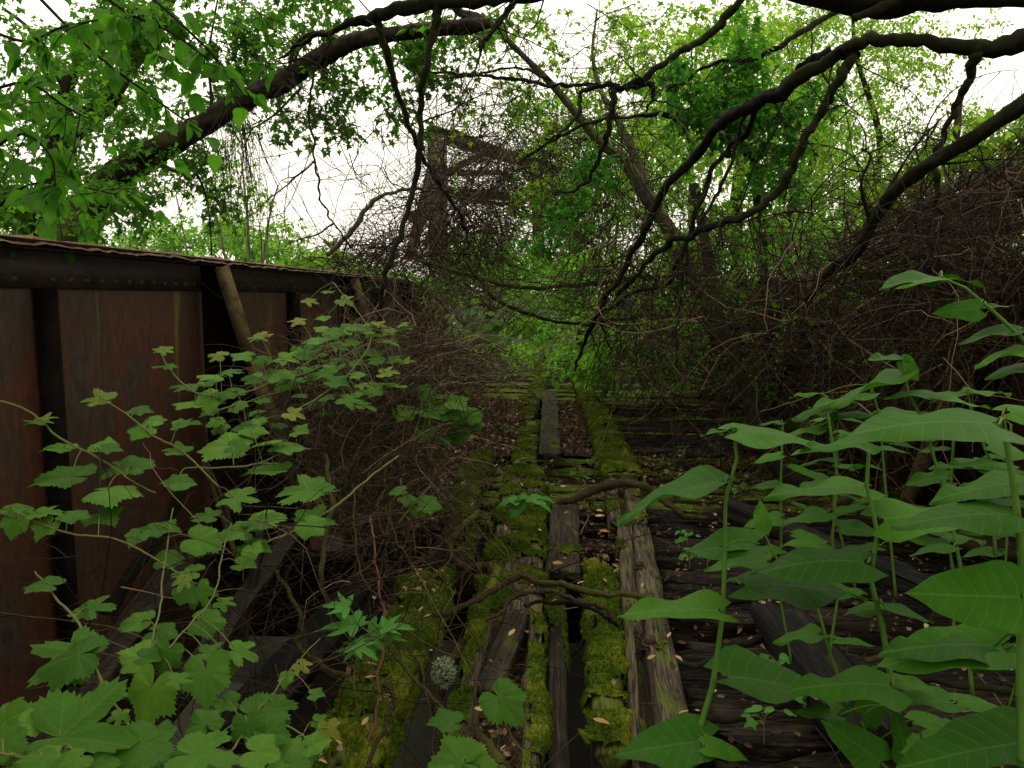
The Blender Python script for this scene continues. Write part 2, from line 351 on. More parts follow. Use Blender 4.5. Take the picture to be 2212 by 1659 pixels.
# random walks for twigs
def walk(starts, dirs, length, K, jitter, grav=0.0, bend=None):
    N = len(starts); pts = np.zeros((N, K, 3)); pts[:, 0] = starts; d = norm(dirs); step = (np.asarray(length) / (K - 1)).reshape(-1, 1)
    drift = rng.normal(size=(N, 3)) * jitter
    for k in range(1, K):
        d = norm(d + drift * .5 + rng.normal(size=(N, 3)) * jitter + np.array([0, 0, -grav]))
        pts[:, k] = pts[:, k - 1] + d * step
    return pts
def ell(n, px, py, d, rx, ry, rd, gauss=False):
    if gauss: q = rng.normal(size=(n, 3)) * .5
    else:
        q = rng.normal(size=(n, 3)); q = norm(q) * rng.random((n, 1)) ** (1 / 2.4)
    c = P(px, py, d); s = d / F
    return c + q[:, :1] * rx * s * AX + q[:, 1:2] * ry * s * AY + q[:, 2:3] * rd * FWD
def poly_sample(n, poly, d0, d1):
    """points filling a picture polygon through a range of depth (a volume)"""
    poly = np.array(poly, float); lo, hi = poly.min(0), poly.max(0); outp = []
    while len(outp) < n:
        q = lo + rng.random((n * 2, 2)) * (hi - lo); x, y = q[:, 0], q[:, 1]; ins = np.zeros(len(q), bool); j = len(poly) - 1
        for i in range(len(poly)):
            xi, yi = poly[i]; xj, yj = poly[j]
            c = ((yi > y) != (yj > y)) & (x < (xj - xi) * (y - yi) / (yj - yi + 1e-9) + xi); ins ^= c; j = i
        outp += list(q[ins])
    q = np.array(outp[:n]); d = d0 + (d1 - d0) * rng.random(n)
    return np.array([P(a, b, c) for (a, b), c in zip(q, d)])
# leaves: templates live with base at the origin, tip along +Y, upper face +Z, length 1
T_DIAM = (np.array([[0, 0, 0], [-.27, .42, .07], [0, 1, -.08], [.27, .42, .07]]), np.array([[0, 3, 2], [0, 2, 1]]))
T_LOBE = (np.array([[0, 0, 0], [.12, .3, .02], [.45, .38, -.03], [.2, .58, .02], [0, 1, -.1], [-.2, .58, .02], [-.45, .38, -.03], [-.12, .3, .02]]),
          np.array([[0, 1, 4], [1, 2, 3], [1, 3, 4], [0, 4, 7], [7, 5, 6], [7, 4, 5]]))
T_OVAL = (np.array([[0, 0, 0], [.2, .2, .04], [.27, .48, .05], [.14, .8, 0], [0, 1, -.12], [-.14, .8, 0], [-.27, .48, .05], [-.2, .2, .04], [0, .5, -.03]]),
          np.array([[0, 1, 8], [1, 2, 8], [2, 3, 8], [3, 4, 8], [4, 5, 8], [5, 6, 8], [6, 7, 8], [7, 0, 8]]))
T_CURL = (np.array([[0, 0, 0], [.3, .3, .22], [.16, .8, .1], [0, 1, .25], [-.2, .75, .2], [-.28, .3, .1], [0, .5, -.04]]),
          np.array([[0, 1, 6], [1, 2, 6], [2, 3, 6], [3, 4, 6], [4, 5, 6], [5, 0, 6]]))
def scatter(tmpl, pos, tip, nrm, size):
    V0, F0 = tmpl; t = norm(tip); n = norm(nrm - t * (nrm * t).sum(1, keepdims=True)); x = np.cross(t, n)
    s = np.asarray(size).reshape(-1, 1, 1)
    V = pos[:, None] + s * (V0[None, :, :1] * x[:, None] + V0[None, :, 1:2] * t[:, None] + V0[None, :, 2:] * n[:, None])
    Fc = F0[None] + (np.arange(len(pos)) * len(V0))[:, None, None]
    return V.reshape(-1, 3), [Fc.reshape(-1, F0.shape[1])]
def leafy_twigs(centres, per, tlen, leaf, tmpl, acc_leaf, acc_twig, droop=.15, spread=.3, twig_r=.003, flat=.7, along=None):
    """a short twig at every centre with leaves along it"""
    N = len(centres); K = 5
    d = rng.normal(size=(N, 3)); d[:, 2] *= .5
    if along is not None: d += along
    pts = walk(centres, d, tlen * (.6 + .8 * rng.random(N)), K, .18, droop)
    if acc_twig is not None:
        rr = np.linspace(twig_r, twig_r * .3, K)[None] * np.ones((N, 1)); acc_twig.add(*tubes_batch(pts, rr))
    t = rng.random((N, per)) * (K - 1.001); i = t.astype(int); f = (t - i)[..., None]; ar = np.arange(N)[:, None]
    pos = pts[ar, i] * (1 - f) + pts[ar, i + 1] * f; tw = norm(pts[ar, i + 1] - pts[ar, i])
    side = rng.normal(size=pos.shape) * spread; tip = tw * .5 + norm(side) * .9 + np.array([0, 0, -droop * 2.0])
    pos = pos + norm(side) * tlen * .06
    nr = rng.normal(size=pos.shape) * (1 - flat) * 1.5 + np.array([0, 0, 1.0])
    sz = leaf * (.6 + .7 * rng.random(pos.shape[:2]))
    acc_leaf.add(*scatter(tmpl, pos.reshape(-1, 3), tip.reshape(-1, 3), nr.reshape(-1, 3), sz.ravel()))

# ================================================================= THE SETTING
def terrain():
    xs = np.concatenate([-np.geomspace(400, 6, 26), np.linspace(-5.6, 5.6, 30), np.geomspace(6, 400, 26)])
    ys = np.concatenate([[-300, -60, -15, -5], np.linspace(-3, 30, 80), np.geomspace(31, 900, 26)])
    X, Y = np.meshgrid(xs, ys); Z = np.zeros_like(X)
    for i in range(X.shape[0]):
        for j in range(X.shape[1]):
            x, y = X[i, j], Y[i, j]
            z = -2.9 + .35 * mn.noise(Vector((x * .4, y * .4, 0))) + .12 * mn.noise(Vector((x * 1.7, y * 1.7, 3)))
            e = min(1, max(0, (y - 12.2) / 2.6)) * min(1, max(0, (9 - abs(x - 1)) / 4))
            e = max(e, min(1, max(0, (y - 14) / 6)) * min(1, max(0, (x + 1) / 4)))
            e = max(e, min(1, max(0, (x - 3.6) / 2.4)))
            z = z * (1 - e) + (-.35 + .2 * mn.noise(Vector((x * .6, y * .6, 9)))) * e
            far = min(1, max(0, (y - 30) / 60)); z = z * (1 - far) + (-1.5) * far
            if -3.7 < x < -2.2 and 7.9 < y < 9.2: z = -3.3
            Z[i, j] = z
    V = np.stack([X, Y, Z], -1).reshape(-1, 3); r, c = X.shape
    i = np.arange(r - 1)[:, None] * c; j = np.arange(c - 1)[None]
    Q = np.stack([i + j, i + j + 1, i + c + j + 1, i + c + j], -1).reshape(-1, 4)
    tag(link('ground', mesh_np('ground', V, [Q], M['ground'], True)), 'dark earth river bank and low ground under the bridge', kind='structure')
terrain()
a = Acc(); a.add([[-3.6, 8.1, -3.12], [-2.4, 8.1, -3.12], [-2.4, 8.95, -3.12], [-3.6, 8.95, -3.12]], [[[0, 1, 2, 3]]])
tag(link('water', a.mesh('water', M['water'])), 'patch of still water glinting under the bridge', kind='structure')
def hill():
    n = 90; V = []; x = np.linspace(-260, 60, n)
    for k, (dy, s) in enumerate([(0, 0), (20, .55), (50, .9), (90, 1.0), (160, .6)]):
        for xi in x:
            h = 17 * math.exp(-((xi + 120) / 75) ** 2) + 3 + 1.2 * mn.noise(Vector((xi * .08, dy * .1, 0))) + .5 * mn.noise(Vector((xi * .5, dy, 0)))
            V.append([xi, 300 + dy, -3 + h * s])
    i = np.arange(4)[:, None] * n; j = np.arange(n - 1)[None]
    Q = np.stack([i + j, i + j + 1, i + n + j + 1, i + n + j], -1).reshape(-1, 4)
    tag(link('hill', mesh_np('hill', V, [Q], M['hill'], True)), 'blue green wooded hill on the far side of the river', kind='structure')
hill()

# ================================================================= THE BRIDGE STEELWORK
GX = -2.42                                   # web of the left girder
TOP = 1.745
YEND = 14.3
def girder(gx, sgn, name, label, full=True):
    root = tag(empty(name, (gx, 6, 0)), label, 'girder')
    loc = np.array([gx, 6, 0.])
    def part(nm, acc, mat, smooth=False):
        o = link(nm, acc.mesh(nm, mat, smooth), root); return o
    a = Acc(); ys = np.linspace(-2, YEND, 110); zs = np.linspace(-.95, TOP - .02, 14)
    # rounded far end
    V = []
    for y in ys:
        for z in zs:
            r = .75; zz = z
            if y > YEND - r:
                lim = TOP - .02 - (r - math.sqrt(max(0, r * r - (y - YEND + r) ** 2))); zz = min(z, lim)
            V.append([.006 * mn.noise(Vector((y * 1.2, z * 1.6, gx))), y - 6, zz])
    V = np.array(V); i = np.arange(109)[:, None] * 14; j = np.arange(13)[None]
    Q = np.stack([i + j, i + j + 14, i + 15 + j, i + j + 1], -1).reshape(-1, 4)
    V2 = V + [-.014 * sgn, 0, 0]; a.add(V, [Q]); a.add(V2, [Q[:, ::-1]])
    part('web', a, M['rust'], True)
    # top flange with a rough crust of rust, moss and litter
    a = Acc(); n = 420; yy = np.linspace(-2, YEND - .7, n); w = .19; cols = np.linspace(-1, 1, 13); V = []
    for y in yy:
        for c in cols:
            e = abs(c) ** 6; bumpy = .010 * mn.fractal(Vector((y * 9, c * 2.2, gx)), .9, 2, 4) + .016 * max(0, mn.noise(Vector((y * 3.1, c * 1.5, 4))))
            V.append([c * (w + .006) + .003 * mn.noise(Vector((y * 31, c * 2, 1))) * e, y - 6, TOP + .006 + bumpy * 1.5 * (1 - .3 * e) - (.030 + .005 * mn.noise(Vector((y * 17, c, 8)))) * (abs(c) > .99)])
    i = np.arange(n - 1)[:, None] * 13; j = np.arange(12)[None]
    Q = np.stack([i + j, i + j + 1, i + 14 + j, i + 13 + j], -1).reshape(-1, 4); a.add(V, [Q])
    part('flange_crust', a, M['flange'], True)
    a = Acc(); box(a, (0, (YEND - .7 - 2) / 2 - 6, TOP - .012), (.37, YEND + 1.3, .026))
    th = np.linspace(0, math.pi / 2, 9)      # flange bent round the end
    for k in range(8):
        y0, z0 = YEND - .7 + .7 * math.sin(th[k]), TOP - .7 + .7 * math.cos(th[k]); y1, z1 = YEND - .7 + .7 * math.sin(th[k + 1]), TOP - .7 + .7 * math.cos(th[k + 1])
        L = math.hypot(y1 - y0, z1 - z0); an = math.atan2(z1 - z0, y1 - y0); R = np.array([[1, 0, 0], [0, math.cos(an), -math.sin(an)], [0, math.sin(an), math.cos(an)]])
        box(a, (0, (y0 + y1) / 2 - 6, (z0 + z1) / 2 - .012), (.37, L + .01, .026), R)
    box(a, (0, YEND - 6 + .01, (TOP - 1.65) / 2), (.37, .026, TOP - .7 + .95))
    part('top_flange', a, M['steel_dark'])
    a = Acc(); box(a, (0, (YEND - 2) / 2 - 6, -.96), (.37, YEND + 2, .03)); part('bottom_flange', a, M['rust_edge'])
    # flange angle carrying the rivets
    a = Acc(); box(a, (.013 * sgn, (YEND - .9 - 2) / 2 - 6, TOP - .115), (.014, YEND + 1.1, .18)); box(a, (.075 * sgn, (YEND - .9 - 2) / 2 - 6, TOP - .034), (.11, YEND + 1.1, .014))
    part('flange_angle', a, M['steel_mid'])
    if full:
        a = Acc(); rv = []
        for k in range(3):
            ph = k * math.pi / 6; R_ = .019 * math.cos(ph)
            rv += [[.012 * math.sin(ph) * sgn, R_ * math.cos(t), R_ * math.sin(t)] for t in np.linspace(0, 2 * math.pi, 10, endpoint=False)]
        rv.append([.012 * sgn, 0, 0]); Q = []
        for k in range(2): Q += [[k * 10 + j, k * 10 + (j + 1) % 10, k * 10 + 10 + (j + 1) % 10, k * 10 + 10 + j] for j in range(10)]
        a.add(rv, [Q, [[20 + j, 20 + (j + 1) % 10, 30] for j in range(10)]]); rm = a.mesh('rivet', M['steel_mid'], True)
        for k in range(58):
            y = 2.0 + k * .135
            if min(abs(y - s) for s in (1.7, 3.48, 5.2, 6.95, 8.7)) < .05: continue
            link('rivet', rm, root, (.02 * sgn, y - 6, TOP - .165))
    # stiffening angles halfway along each bay
    for y in (-.05, 3.48, 6.95, 10.4):
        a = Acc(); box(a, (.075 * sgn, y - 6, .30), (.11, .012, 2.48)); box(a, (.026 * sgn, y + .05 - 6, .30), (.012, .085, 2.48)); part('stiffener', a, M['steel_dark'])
    # triangular knee gussets with an angle along the sloping edge
    for y in (1.7, 5.2, 8.7, 12.2):
        a = Acc(); t = .007
        prof = [(.022, TOP - .03), (.17, TOP - .03), (.36, 1.03), (.66, .1), (.85, -.9), (.022, -.9)]
        V = [[p[0] * sgn, y + s - 6, p[1]] for s in (-t, t) for p in prof]; n = 6
        a.add(V, [[[i, (i + 1) % n, n + (i + 1) % n, n + i] for i in range(n)], [list(range(n))], [list(range(2 * n - 1, n - 1, -1))]])
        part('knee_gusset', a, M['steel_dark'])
        a = Acc()
        for (x0, z0), (x1, z1) in (((.17, TOP - .05), (.36, 1.03)), ((.36, 1.03), (.66, .1))):
            L = math.hypot(x1 - x0, z1 - z0); an = math.atan2(z1 - z0, (x1 - x0) * sgn); R = np.array([[math.cos(an), 0, -math.sin(an)], [0, 1, 0], [math.sin(an), 0, math.cos(an)]])
            box(a, ((x0 + x1) / 2 * sgn, y - .052 - 6, (z0 + z1) / 2), (L, .09, .013), R); box(a, ((x0 + x1) / 2 * sgn + .04 * sgn, y - .0975 - 6, (z0 + z1) / 2), (L, .008, .10), R)
        part('edge_angle', a, M['tan_steel'])
    return root
girder(GX, 1, 'plate_girder', 'long rusty riveted steel plate girder with mossy top edge on the left')
girder(3.05, -1, 'plate_girder', 'rusty plate girder buried behind the brown brush on the right', False)
for k, y in enumerate((1.7, 5.2, 8.7, 12.2)):
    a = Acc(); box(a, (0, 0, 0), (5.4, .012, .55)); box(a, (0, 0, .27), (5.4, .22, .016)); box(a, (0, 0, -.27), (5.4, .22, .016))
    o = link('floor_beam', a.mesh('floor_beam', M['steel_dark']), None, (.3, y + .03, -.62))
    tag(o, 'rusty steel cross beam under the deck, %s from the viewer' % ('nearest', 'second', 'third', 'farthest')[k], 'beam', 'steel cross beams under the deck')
for k, x in enumerate((-.95, .62, 1.75)):
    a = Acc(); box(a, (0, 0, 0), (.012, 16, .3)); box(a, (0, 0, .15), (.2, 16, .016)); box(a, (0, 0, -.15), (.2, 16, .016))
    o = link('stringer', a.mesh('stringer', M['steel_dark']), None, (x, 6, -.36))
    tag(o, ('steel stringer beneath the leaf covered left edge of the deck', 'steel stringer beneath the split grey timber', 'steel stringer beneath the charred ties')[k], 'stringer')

# ---- tower beyond the bridge
M['tower'] = simple_mat('grey_brown_rusted_steel', [(.3, (.05, .032, .02)), (.5, (.11, .085, .055)), (.7, (.12, .055, .03))], 3)
def steel_tower():
    root = tag(empty('steel_tower', P(945, 640, 17)), 'rusty riveted steel post with cross beams rising out of the tangled vines', 'tower'); L0 = np.array(root.location)
    def bar(nm, p, q, w, t, mat='tower'):
        p, q = np.array(p) - L0, np.array(q) - L0; a_, b_, c_ = frame_from(q - p, np.array([0, 1., 0.2])); a = Acc()
        R = np.stack([a_, b_, c_], 1); L = np.linalg.norm(q - p)
        box(a, (p + q) / 2, (L, w, t * .25), R)
        for s in (-1, 1): box(a, (p + q) / 2 + b_ * s * w / 2, (L, .03, t), R)
        link(nm, a.mesh(nm, M[mat]), root)
    bar('post', P(944, 292, 17), P(950, 760, 17), .36, .32)
    bar('cross_beam', P(925, 284, 17), P(1210, 372, 22.5), .3, .25)
    bar('gusset', P(968, 292, 17), P(1012, 312, 17.6), .34, .1)
    bar('cross_beam', P(962, 414, 17), P(1120, 426, 20), .18, .14)
    bar('cross_beam', P(962, 375, 17.2), P(1080, 372, 20), .1, .1)
    bar('brace', P(935, 360, 17), P(885, 560, 17), .2, .14)
    bar('brace', P(1050, 330, 19), P(965, 372, 17), .12, .1)
    bar('cross_beam', P(880, 470, 17), P(960, 455, 17), .22, .14)
    bar('post', P(1160, 372, 22), P(1165, 600, 22), .3, .3)
steel_tower()
a = Acc(); tube([P(622, 545, 34), P(622, 640, 34)], .05, 8, acc=a)
tag(link('marker_post', a.mesh('marker_post', M['white'])), 'small white post far away above the girder', 'post')

# ================================================================= TIMBERS
def beam_mesh(p0, p1, w, h, mat, seg=.035, rough=.010, seed=0, ragged=(.05, .05), hollow=None, per=6, groove=.006, name='timber'):
    """a weathered timber in its own axes: X along, top at z=0; returns mesh, origin, rotation matrix columns"""
    p0, p1 = np.array(p0, float), np.array(p1, float); L = np.linalg.norm(p1 - p0); A, B, Cc = frame_from(p1 - p0)
    n = max(6, int(L / seg)); prof = []
    for k in range(per * 2): prof.append((-w / 2 + w * k / (per * 2), 0))
    for k in range(per): prof.append((w / 2, -h * k / per))
    for k in range(per * 2): prof.append((w / 2 - w * k / (per * 2), -h))
    for k in range(per): prof.append((-w / 2, -h + h * k / per))
    m = len(prof); V = np.zeros((n, m, 3))
    for j, (y, z) in enumerate(prof):
        r0 = ragged[0] * (mn.noise(Vector((y * 45, z * 30, seed))) + .5 * mn.noise(Vector((y * 130, z * 90, seed)))); r1 = ragged[1] * (mn.noise(Vector((y * 45, z * 30, seed + 9))) + .5 * mn.noise(Vector((y * 130, z * 90, seed + 5))))
        for i in range(n):
            f = i / (n - 1); x = f * L + (r0 * (1 - f) ** 6 if f < .5 else r1 * f ** 6)
            g = groove * mn.noise(Vector((x * .9, y * 85, z * 85 + seed * 3))) * 1.6
            q = Vector((x * 2.2, y * 9 + seed, z * 9)); d = rough * (mn.noise(q) + .5 * mn.noise(q * 2.5)) * 1.3
            cy = 1 - (abs(d) + g) / w * 1.2; zz = z
            yy = y * (1 + 1.6 * d / w); zz = z + (d + g if z > -h * .5 else -d) - .012 * (abs(y) / (w / 2)) ** 6 * (z == 0)
            if hollow and z > -h * .4:
                s = hollow(x, y / (w / 2)); zz -= s * h * .75
            V[i, j] = (x, yy, zz)
    V = V.reshape(-1, 3); i = np.arange(n - 1)[:, None] * m; j = np.arange(m)[None]; k = (j + 1) % m
    Q = np.stack([i + j, i + m + j, i + m + k, i + k], -1).reshape(-1, 4)
    caps = [np.arange(m)[None], ((n - 1) * m + np.arange(m)[::-1])[None]]
    c0 = np.array([[0, 0, -h / 2], [L, 0, -h / 2]]); V = np.vstack([V, c0]); jj = np.arange(m); kk = (jj + 1) % m
    T3 = np.vstack([np.stack([np.full(m, n * m), jj, kk], 1), np.stack([np.full(m, n * m + 1), (n - 1) * m + kk, (n - 1) * m + jj], 1)])
    return mesh_np(name, V, [Q, T3], mat, False), p0, (A, B, Cc), L
from mathutils import Matrix
def place(o, origin, ABC, loc_only=False):
    A, B, Cc = ABC; m = Matrix(((A[0], B[0], Cc[0], origin[0]), (A[1], B[1], Cc[1], origin[1]), (A[2], B[2], Cc[2], origin[2]), (0, 0, 0, 1))); o.matrix_world = m
def beam(name, label, cat, p0, p1, w, h, mat, group=None, **k):
    me, o0, abc, L = beam_mesh(p0, p1, w, h, M[mat], name=name, **k); o = link(name, me); place(o, o0, abc)
    tag(o, label, cat, group); return o, L
def moss_on(parent, L, w, h, cover, seed=0, x0=0, x1=None, thick=.028, sideL=.5, sideR=.5, dens=30000, blade=.009, hollow=None):
    """cushions of moss over the top and down the sides of a timber, with fine blades standing on them"""
    x1 = L if x1 is None else x1; n = max(8, int((x1 - x0) / .014)); m = 30; tot = w + h * (sideL + sideR)
    V = np.zeros((n, m, 3)); TH = np.zeros((n, m))
    for j in range(m):
        s = -h * sideL + tot * j / (m - 1)
        if s < 0: y, z, ny, nz = -w / 2, s, -1, 0
        elif s > w: y, z, ny, nz = w / 2, -(s - w), 1, 0
        else: y, z, ny, nz = -w / 2 + s, 0, 0, 1
        e = min(abs(s), abs(s - w))
        if e < .02: ny, nz = (-.7 if abs(s) < abs(s - w) else .7), .7
        for i in range(n):
            x = x0 + (x1 - x0) * i / (n - 1)
            nn = mn.fractal(Vector((x * 4, s * 6, seed)), .8, 2.1, 4) * .75 + cover - .20 - .35 * (z < -.01) * (abs(z) / h)
            if hollow: nn -= 3 * hollow(x, y / (w / 2))
            edge = min(1, (x - x0) / .06, (x1 - x) / .06); nn = nn * 1.0 - (1 - edge) * .6
            th = thick * (max(0, min(1, nn * 1.9)) ** .5) * (.3 + 1.1 * abs(mn.noise(Vector((x * 10, s * 12, seed + 3)))) + .7 * abs(mn.noise(Vector((x * 24, s * 24, seed + 8)))) + .4 * abs(mn.noise(Vector((x * 45, s * 45, seed)))))
            TH[i, j] = nn; V[i, j] = (x, y + ny * (th - .004), z + nz * (th - .004))
    ok = (TH[:-1, :-1] > 0) & (TH[1:, :-1] > 0) & (TH[:-1, 1:] > 0) & (TH[1:, 1:] > 0)
    i, j = np.nonzero(ok)
    if len(i) == 0: return
    Q = np.stack([i * m + j, (i + 1) * m + j, (i + 1) * m + j + 1, i * m + j + 1], 1); V = V.reshape(-1, 3)
    used = np.unique(Q); re = -np.ones(len(V), int); re[used] = np.arange(len(used)); V = V[used]; Q = re[Q]
    a = Acc(); a.add(V, [Q])
    p = V[Q]; nrm = np.cross(p[:, 2] - p[:, 0], p[:, 3] - p[:, 1]); ar = np.linalg.norm(nrm, axis=1) / 2; N = int(ar.sum() * dens)
    f = rng.choice(len(Q), N, p=ar / ar.sum()); u, v = rng.random((N, 1)), rng.random((N, 1))
    q = p[f]; pos = (q[:, 0] * (1 - u) + q[:, 1] * u) * (1 - v) + (q[:, 3] * (1 - u) + q[:, 2] * u) * v
    nr = norm(nrm[f]); nr = np.where(((nr[:, 2:] < 0) & (np.abs(pos[:, 2:]) < .01)), -nr, nr)
    d = norm(nr + rng.normal(size=(N, 3)) * .5); sd = norm(np.cross(d, rng.normal(size=(N, 3)))) * .0022; hgt = blade * (.5 + rng.random((N, 1)))
    BV = np.stack([pos - sd, pos + sd, pos + d * hgt], 1).reshape(-1, 3); a.add(BV, [np.arange(N * 3).reshape(-1, 3)])
    o = link('moss', a.mesh('moss', M['moss']), parent); o['kind'] = 'stuff'; return o

def seedwings(parent, n, xr, yr, z):
    pos = np.stack([xr[0] + (xr[1] - xr[0]) * rng.random(n), yr[0] + (yr[1] - yr[0]) * rng.random(n), np.full(n, z)], 1)
    tip = rng.normal(size=(n, 3)) * [1, 1, .15]; nr = np.tile(UP, (n, 1)) + rng.normal(size=(n, 3)) * .3
    a = Acc(); t = (T_OVAL[0] * [.8, 1, .6], T_OVAL[1]); a.add(*scatter(t, pos, tip, nr, .035 + .03 * rng.random(n)))
    return a
# left mossy rail of timber
X1 = -.62
t, L = beam('guard_timber', 'thick moss covered timber at lower left over the dark gap', 'timber', (X1 - .03, 2.1, .03), (X1 + .0, 3.95, .03), .19, .14, 'wood_moss', seed=1)
moss_on(t, L, .19, .14, .60, 1, thick=.06, sideR=.35)
t, L = beam('guard_timber', 'short dark timber with moss tufts on its end, behind the mossy lower left one', 'timber', (X1 + .04, 4.12, -.02), (X1 + .06, 5.0, .02), .27, .2, 'wood_dark', seed=2)
moss_on(t, L, .27, .2, .08, 2, thick=.03)
t, L = beam('guard_timber', 'mossy timber left of the square black hole in the deck', 'timber', (X1 - .02, 5.0, .04), (X1 - .03, 7.15, .04), .2, .2, 'wood_moss', seed=3)
moss_on(t, L, .2, .2, .5, 3, thick=.04)
# middle mossy timber, hollow with rot at the near end
def hol(x, s):
    f = min(1, max(0, (1.28 - x) / .16)); side = max(0, 1 - (abs(s + .02) / (.60 + .1 * mn.noise(Vector((x * 9, s, 0))))) ** 4)
    return f * min(1, side * 1.6) * .85
XM = -.165
t, L = beam('stringer_timber', 'broad mossy middle timber, its near end rotted hollow and filled with dead leaves', 'timber', (XM - .015, 2.15, .05), (XM - .035, 6.45, .05), .30, .27, 'wood_grey', seed=4, hollow=hol, per=9)
moss_on(t, L, .31, .27, .40, 4, thick=.045, sideL=.5, sideR=.9, hollow=hol)
MID = t
beam('board', 'grey split board lying inside the hollow of the middle timber', 'board', (-.24, 2.75, .02), (-.15, 3.38, .055), .115, .03, 'wood_board', seed=8)
t, L = beam('stringer_timber', 'mossy timber farther along, between leaf litter and grey plank', 'timber', (-.24, 6.6, .04), (-.22, 9.0, .04), .2, .22, 'wood_moss', seed=5)
moss_on(t, L, .2, .22, .35, 5, thick=.035, dens=22000)
t, L = beam('stringer_timber', 'narrow bright mossy timber at the far end of the clear deck', 'timber', (-.2, 11.0, .06), (-.22, 17.0, .06), .2, .2, 'wood_moss', seed=6, seg=.06)
moss_on(t, L, .2, .2, .7, 6, thick=.035, dens=9000, blade=.02)
t, L = beam('stringer_timber', 'low mossy timber between black hole and far leaf litter', 'timber', (-.34, 9.3, .03), (-.30, 11.4, .03), .26, .2, 'wood_moss', seed=7)
moss_on(t, L, .26, .2, .4, 7, thick=.03, dens=12000, blade=.016)
# boards between
t, L = beam('plank', 'weathered grey plank with mossy near end right of the middle timber', 'plank', (.07, 3.95, .05), (.11, 5.35, .05), .185, .05, 'wood_board', seed=9, groove=.008)
moss_on(t, L, .185, .05, .0, 9, x0=0, x1=.5, thick=.025)
moss_on(t, L, .185, .05, .2, 19, x0=L - .22, x1=L, thick=.02)
t, L = beam('plank', 'dark narrow timber with mossy edges beside the rotted middle timber', 'plank', (.035, 2.1, .01), (.03, 3.9, .01), .07, .16, 'wood_dark', seed=10)
moss_on(t, L, .07, .16, .35, 10, x0=.85, x1=L, thick=.03, sideR=.7)
t, L = beam('plank', 'flat dark grey plank over the deck, farther from the viewer', 'plank', (-.0, 6.75, .11), (-.015, 11.4, .10), .2, .06, 'wood_board', seed=11)
moss_on(t, L, .2, .06, -.15, 11, thick=.02, dens=12000)
# right timber
def hol2(x, s):
    f = min(1, max(0, (1.05 - x) / .1)); return f * max(0, 1 - (abs(s + .45 * 0 - .35) / .3) ** 4) * .9 + (.35 if abs(s - .12 + .1 * math.sin(x * 3)) < .05 and x > .9 else 0)
t, L = beam('guard_timber', 'split grey weathered timber with a bolt head, bare splintered wood at lower right', 'timber', (.365, 2.25, .07), (.525, 4.75, .06), .2, .22, 'wood_grey', seed=12, hollow=hol2, per=9, groove=.012, ragged=(.16, .08))
GREY = t
moss_on(t, L, .2, .22, -.12, 12, thick=.025, sideL=.6)
for bx in (.82, 1.75):
    a = Acc(); tube([(bx, .0, .0), (bx, .0, .03)], .024, 6, acc=a); tube([(bx, .0, -.004), (bx, .0, .006)], .036, 12, acc=a); link('bolt', a.mesh('bolt', M['bolt']), GREY)
t, L = beam('guard_timber', 'grey timber split lengthwise with moss along its crack, below the crossing root', 'timber', (.50, 4.8, .09), (.56, 5.95, .09), .24, .22, 'wood_grey', seed=13, hollow=lambda x, s: .5 * (abs(s - .1) < .16), per=9)
moss_on(t, L, .24, .22, .05, 13, thick=.03)
t, L = beam('guard_timber', 'bright moss covered timber on the right of the ties', 'timber', (.585, 6.0, .10), (.56, 9.6, .10), .25, .24, 'wood_moss', seed=14)
moss_on(t, L, .25, .24, .68, 14, thick=.045, dens=22000, sideL=.35)
t, L = beam('guard_timber', 'far end of the right mossy timber, greener and lower', 'timber', (.55, 9.75, .08), (.5, 13.5, .06), .22, .2, 'wood_moss', seed=15)
moss_on(t, L, .22, .2, .6, 15, thick=.035, dens=9000, blade=.018)
t, L = beam('block_timber', 'rotting block thick with hanging moss left of the splintered timber', 'timber', (.205, 2.35, .03), (.275, 4.15, .03), .12, .18, 'wood_moss', seed=16)
moss_on(t, L, .12, .18, .5, 16, thick=.05, sideL=.8, x0=.3, x1=L)
moss_on(t, L, .12, .18, .5, 36, thick=.06, sideL=.9, sideR=.1, x0=0, x1=.3)

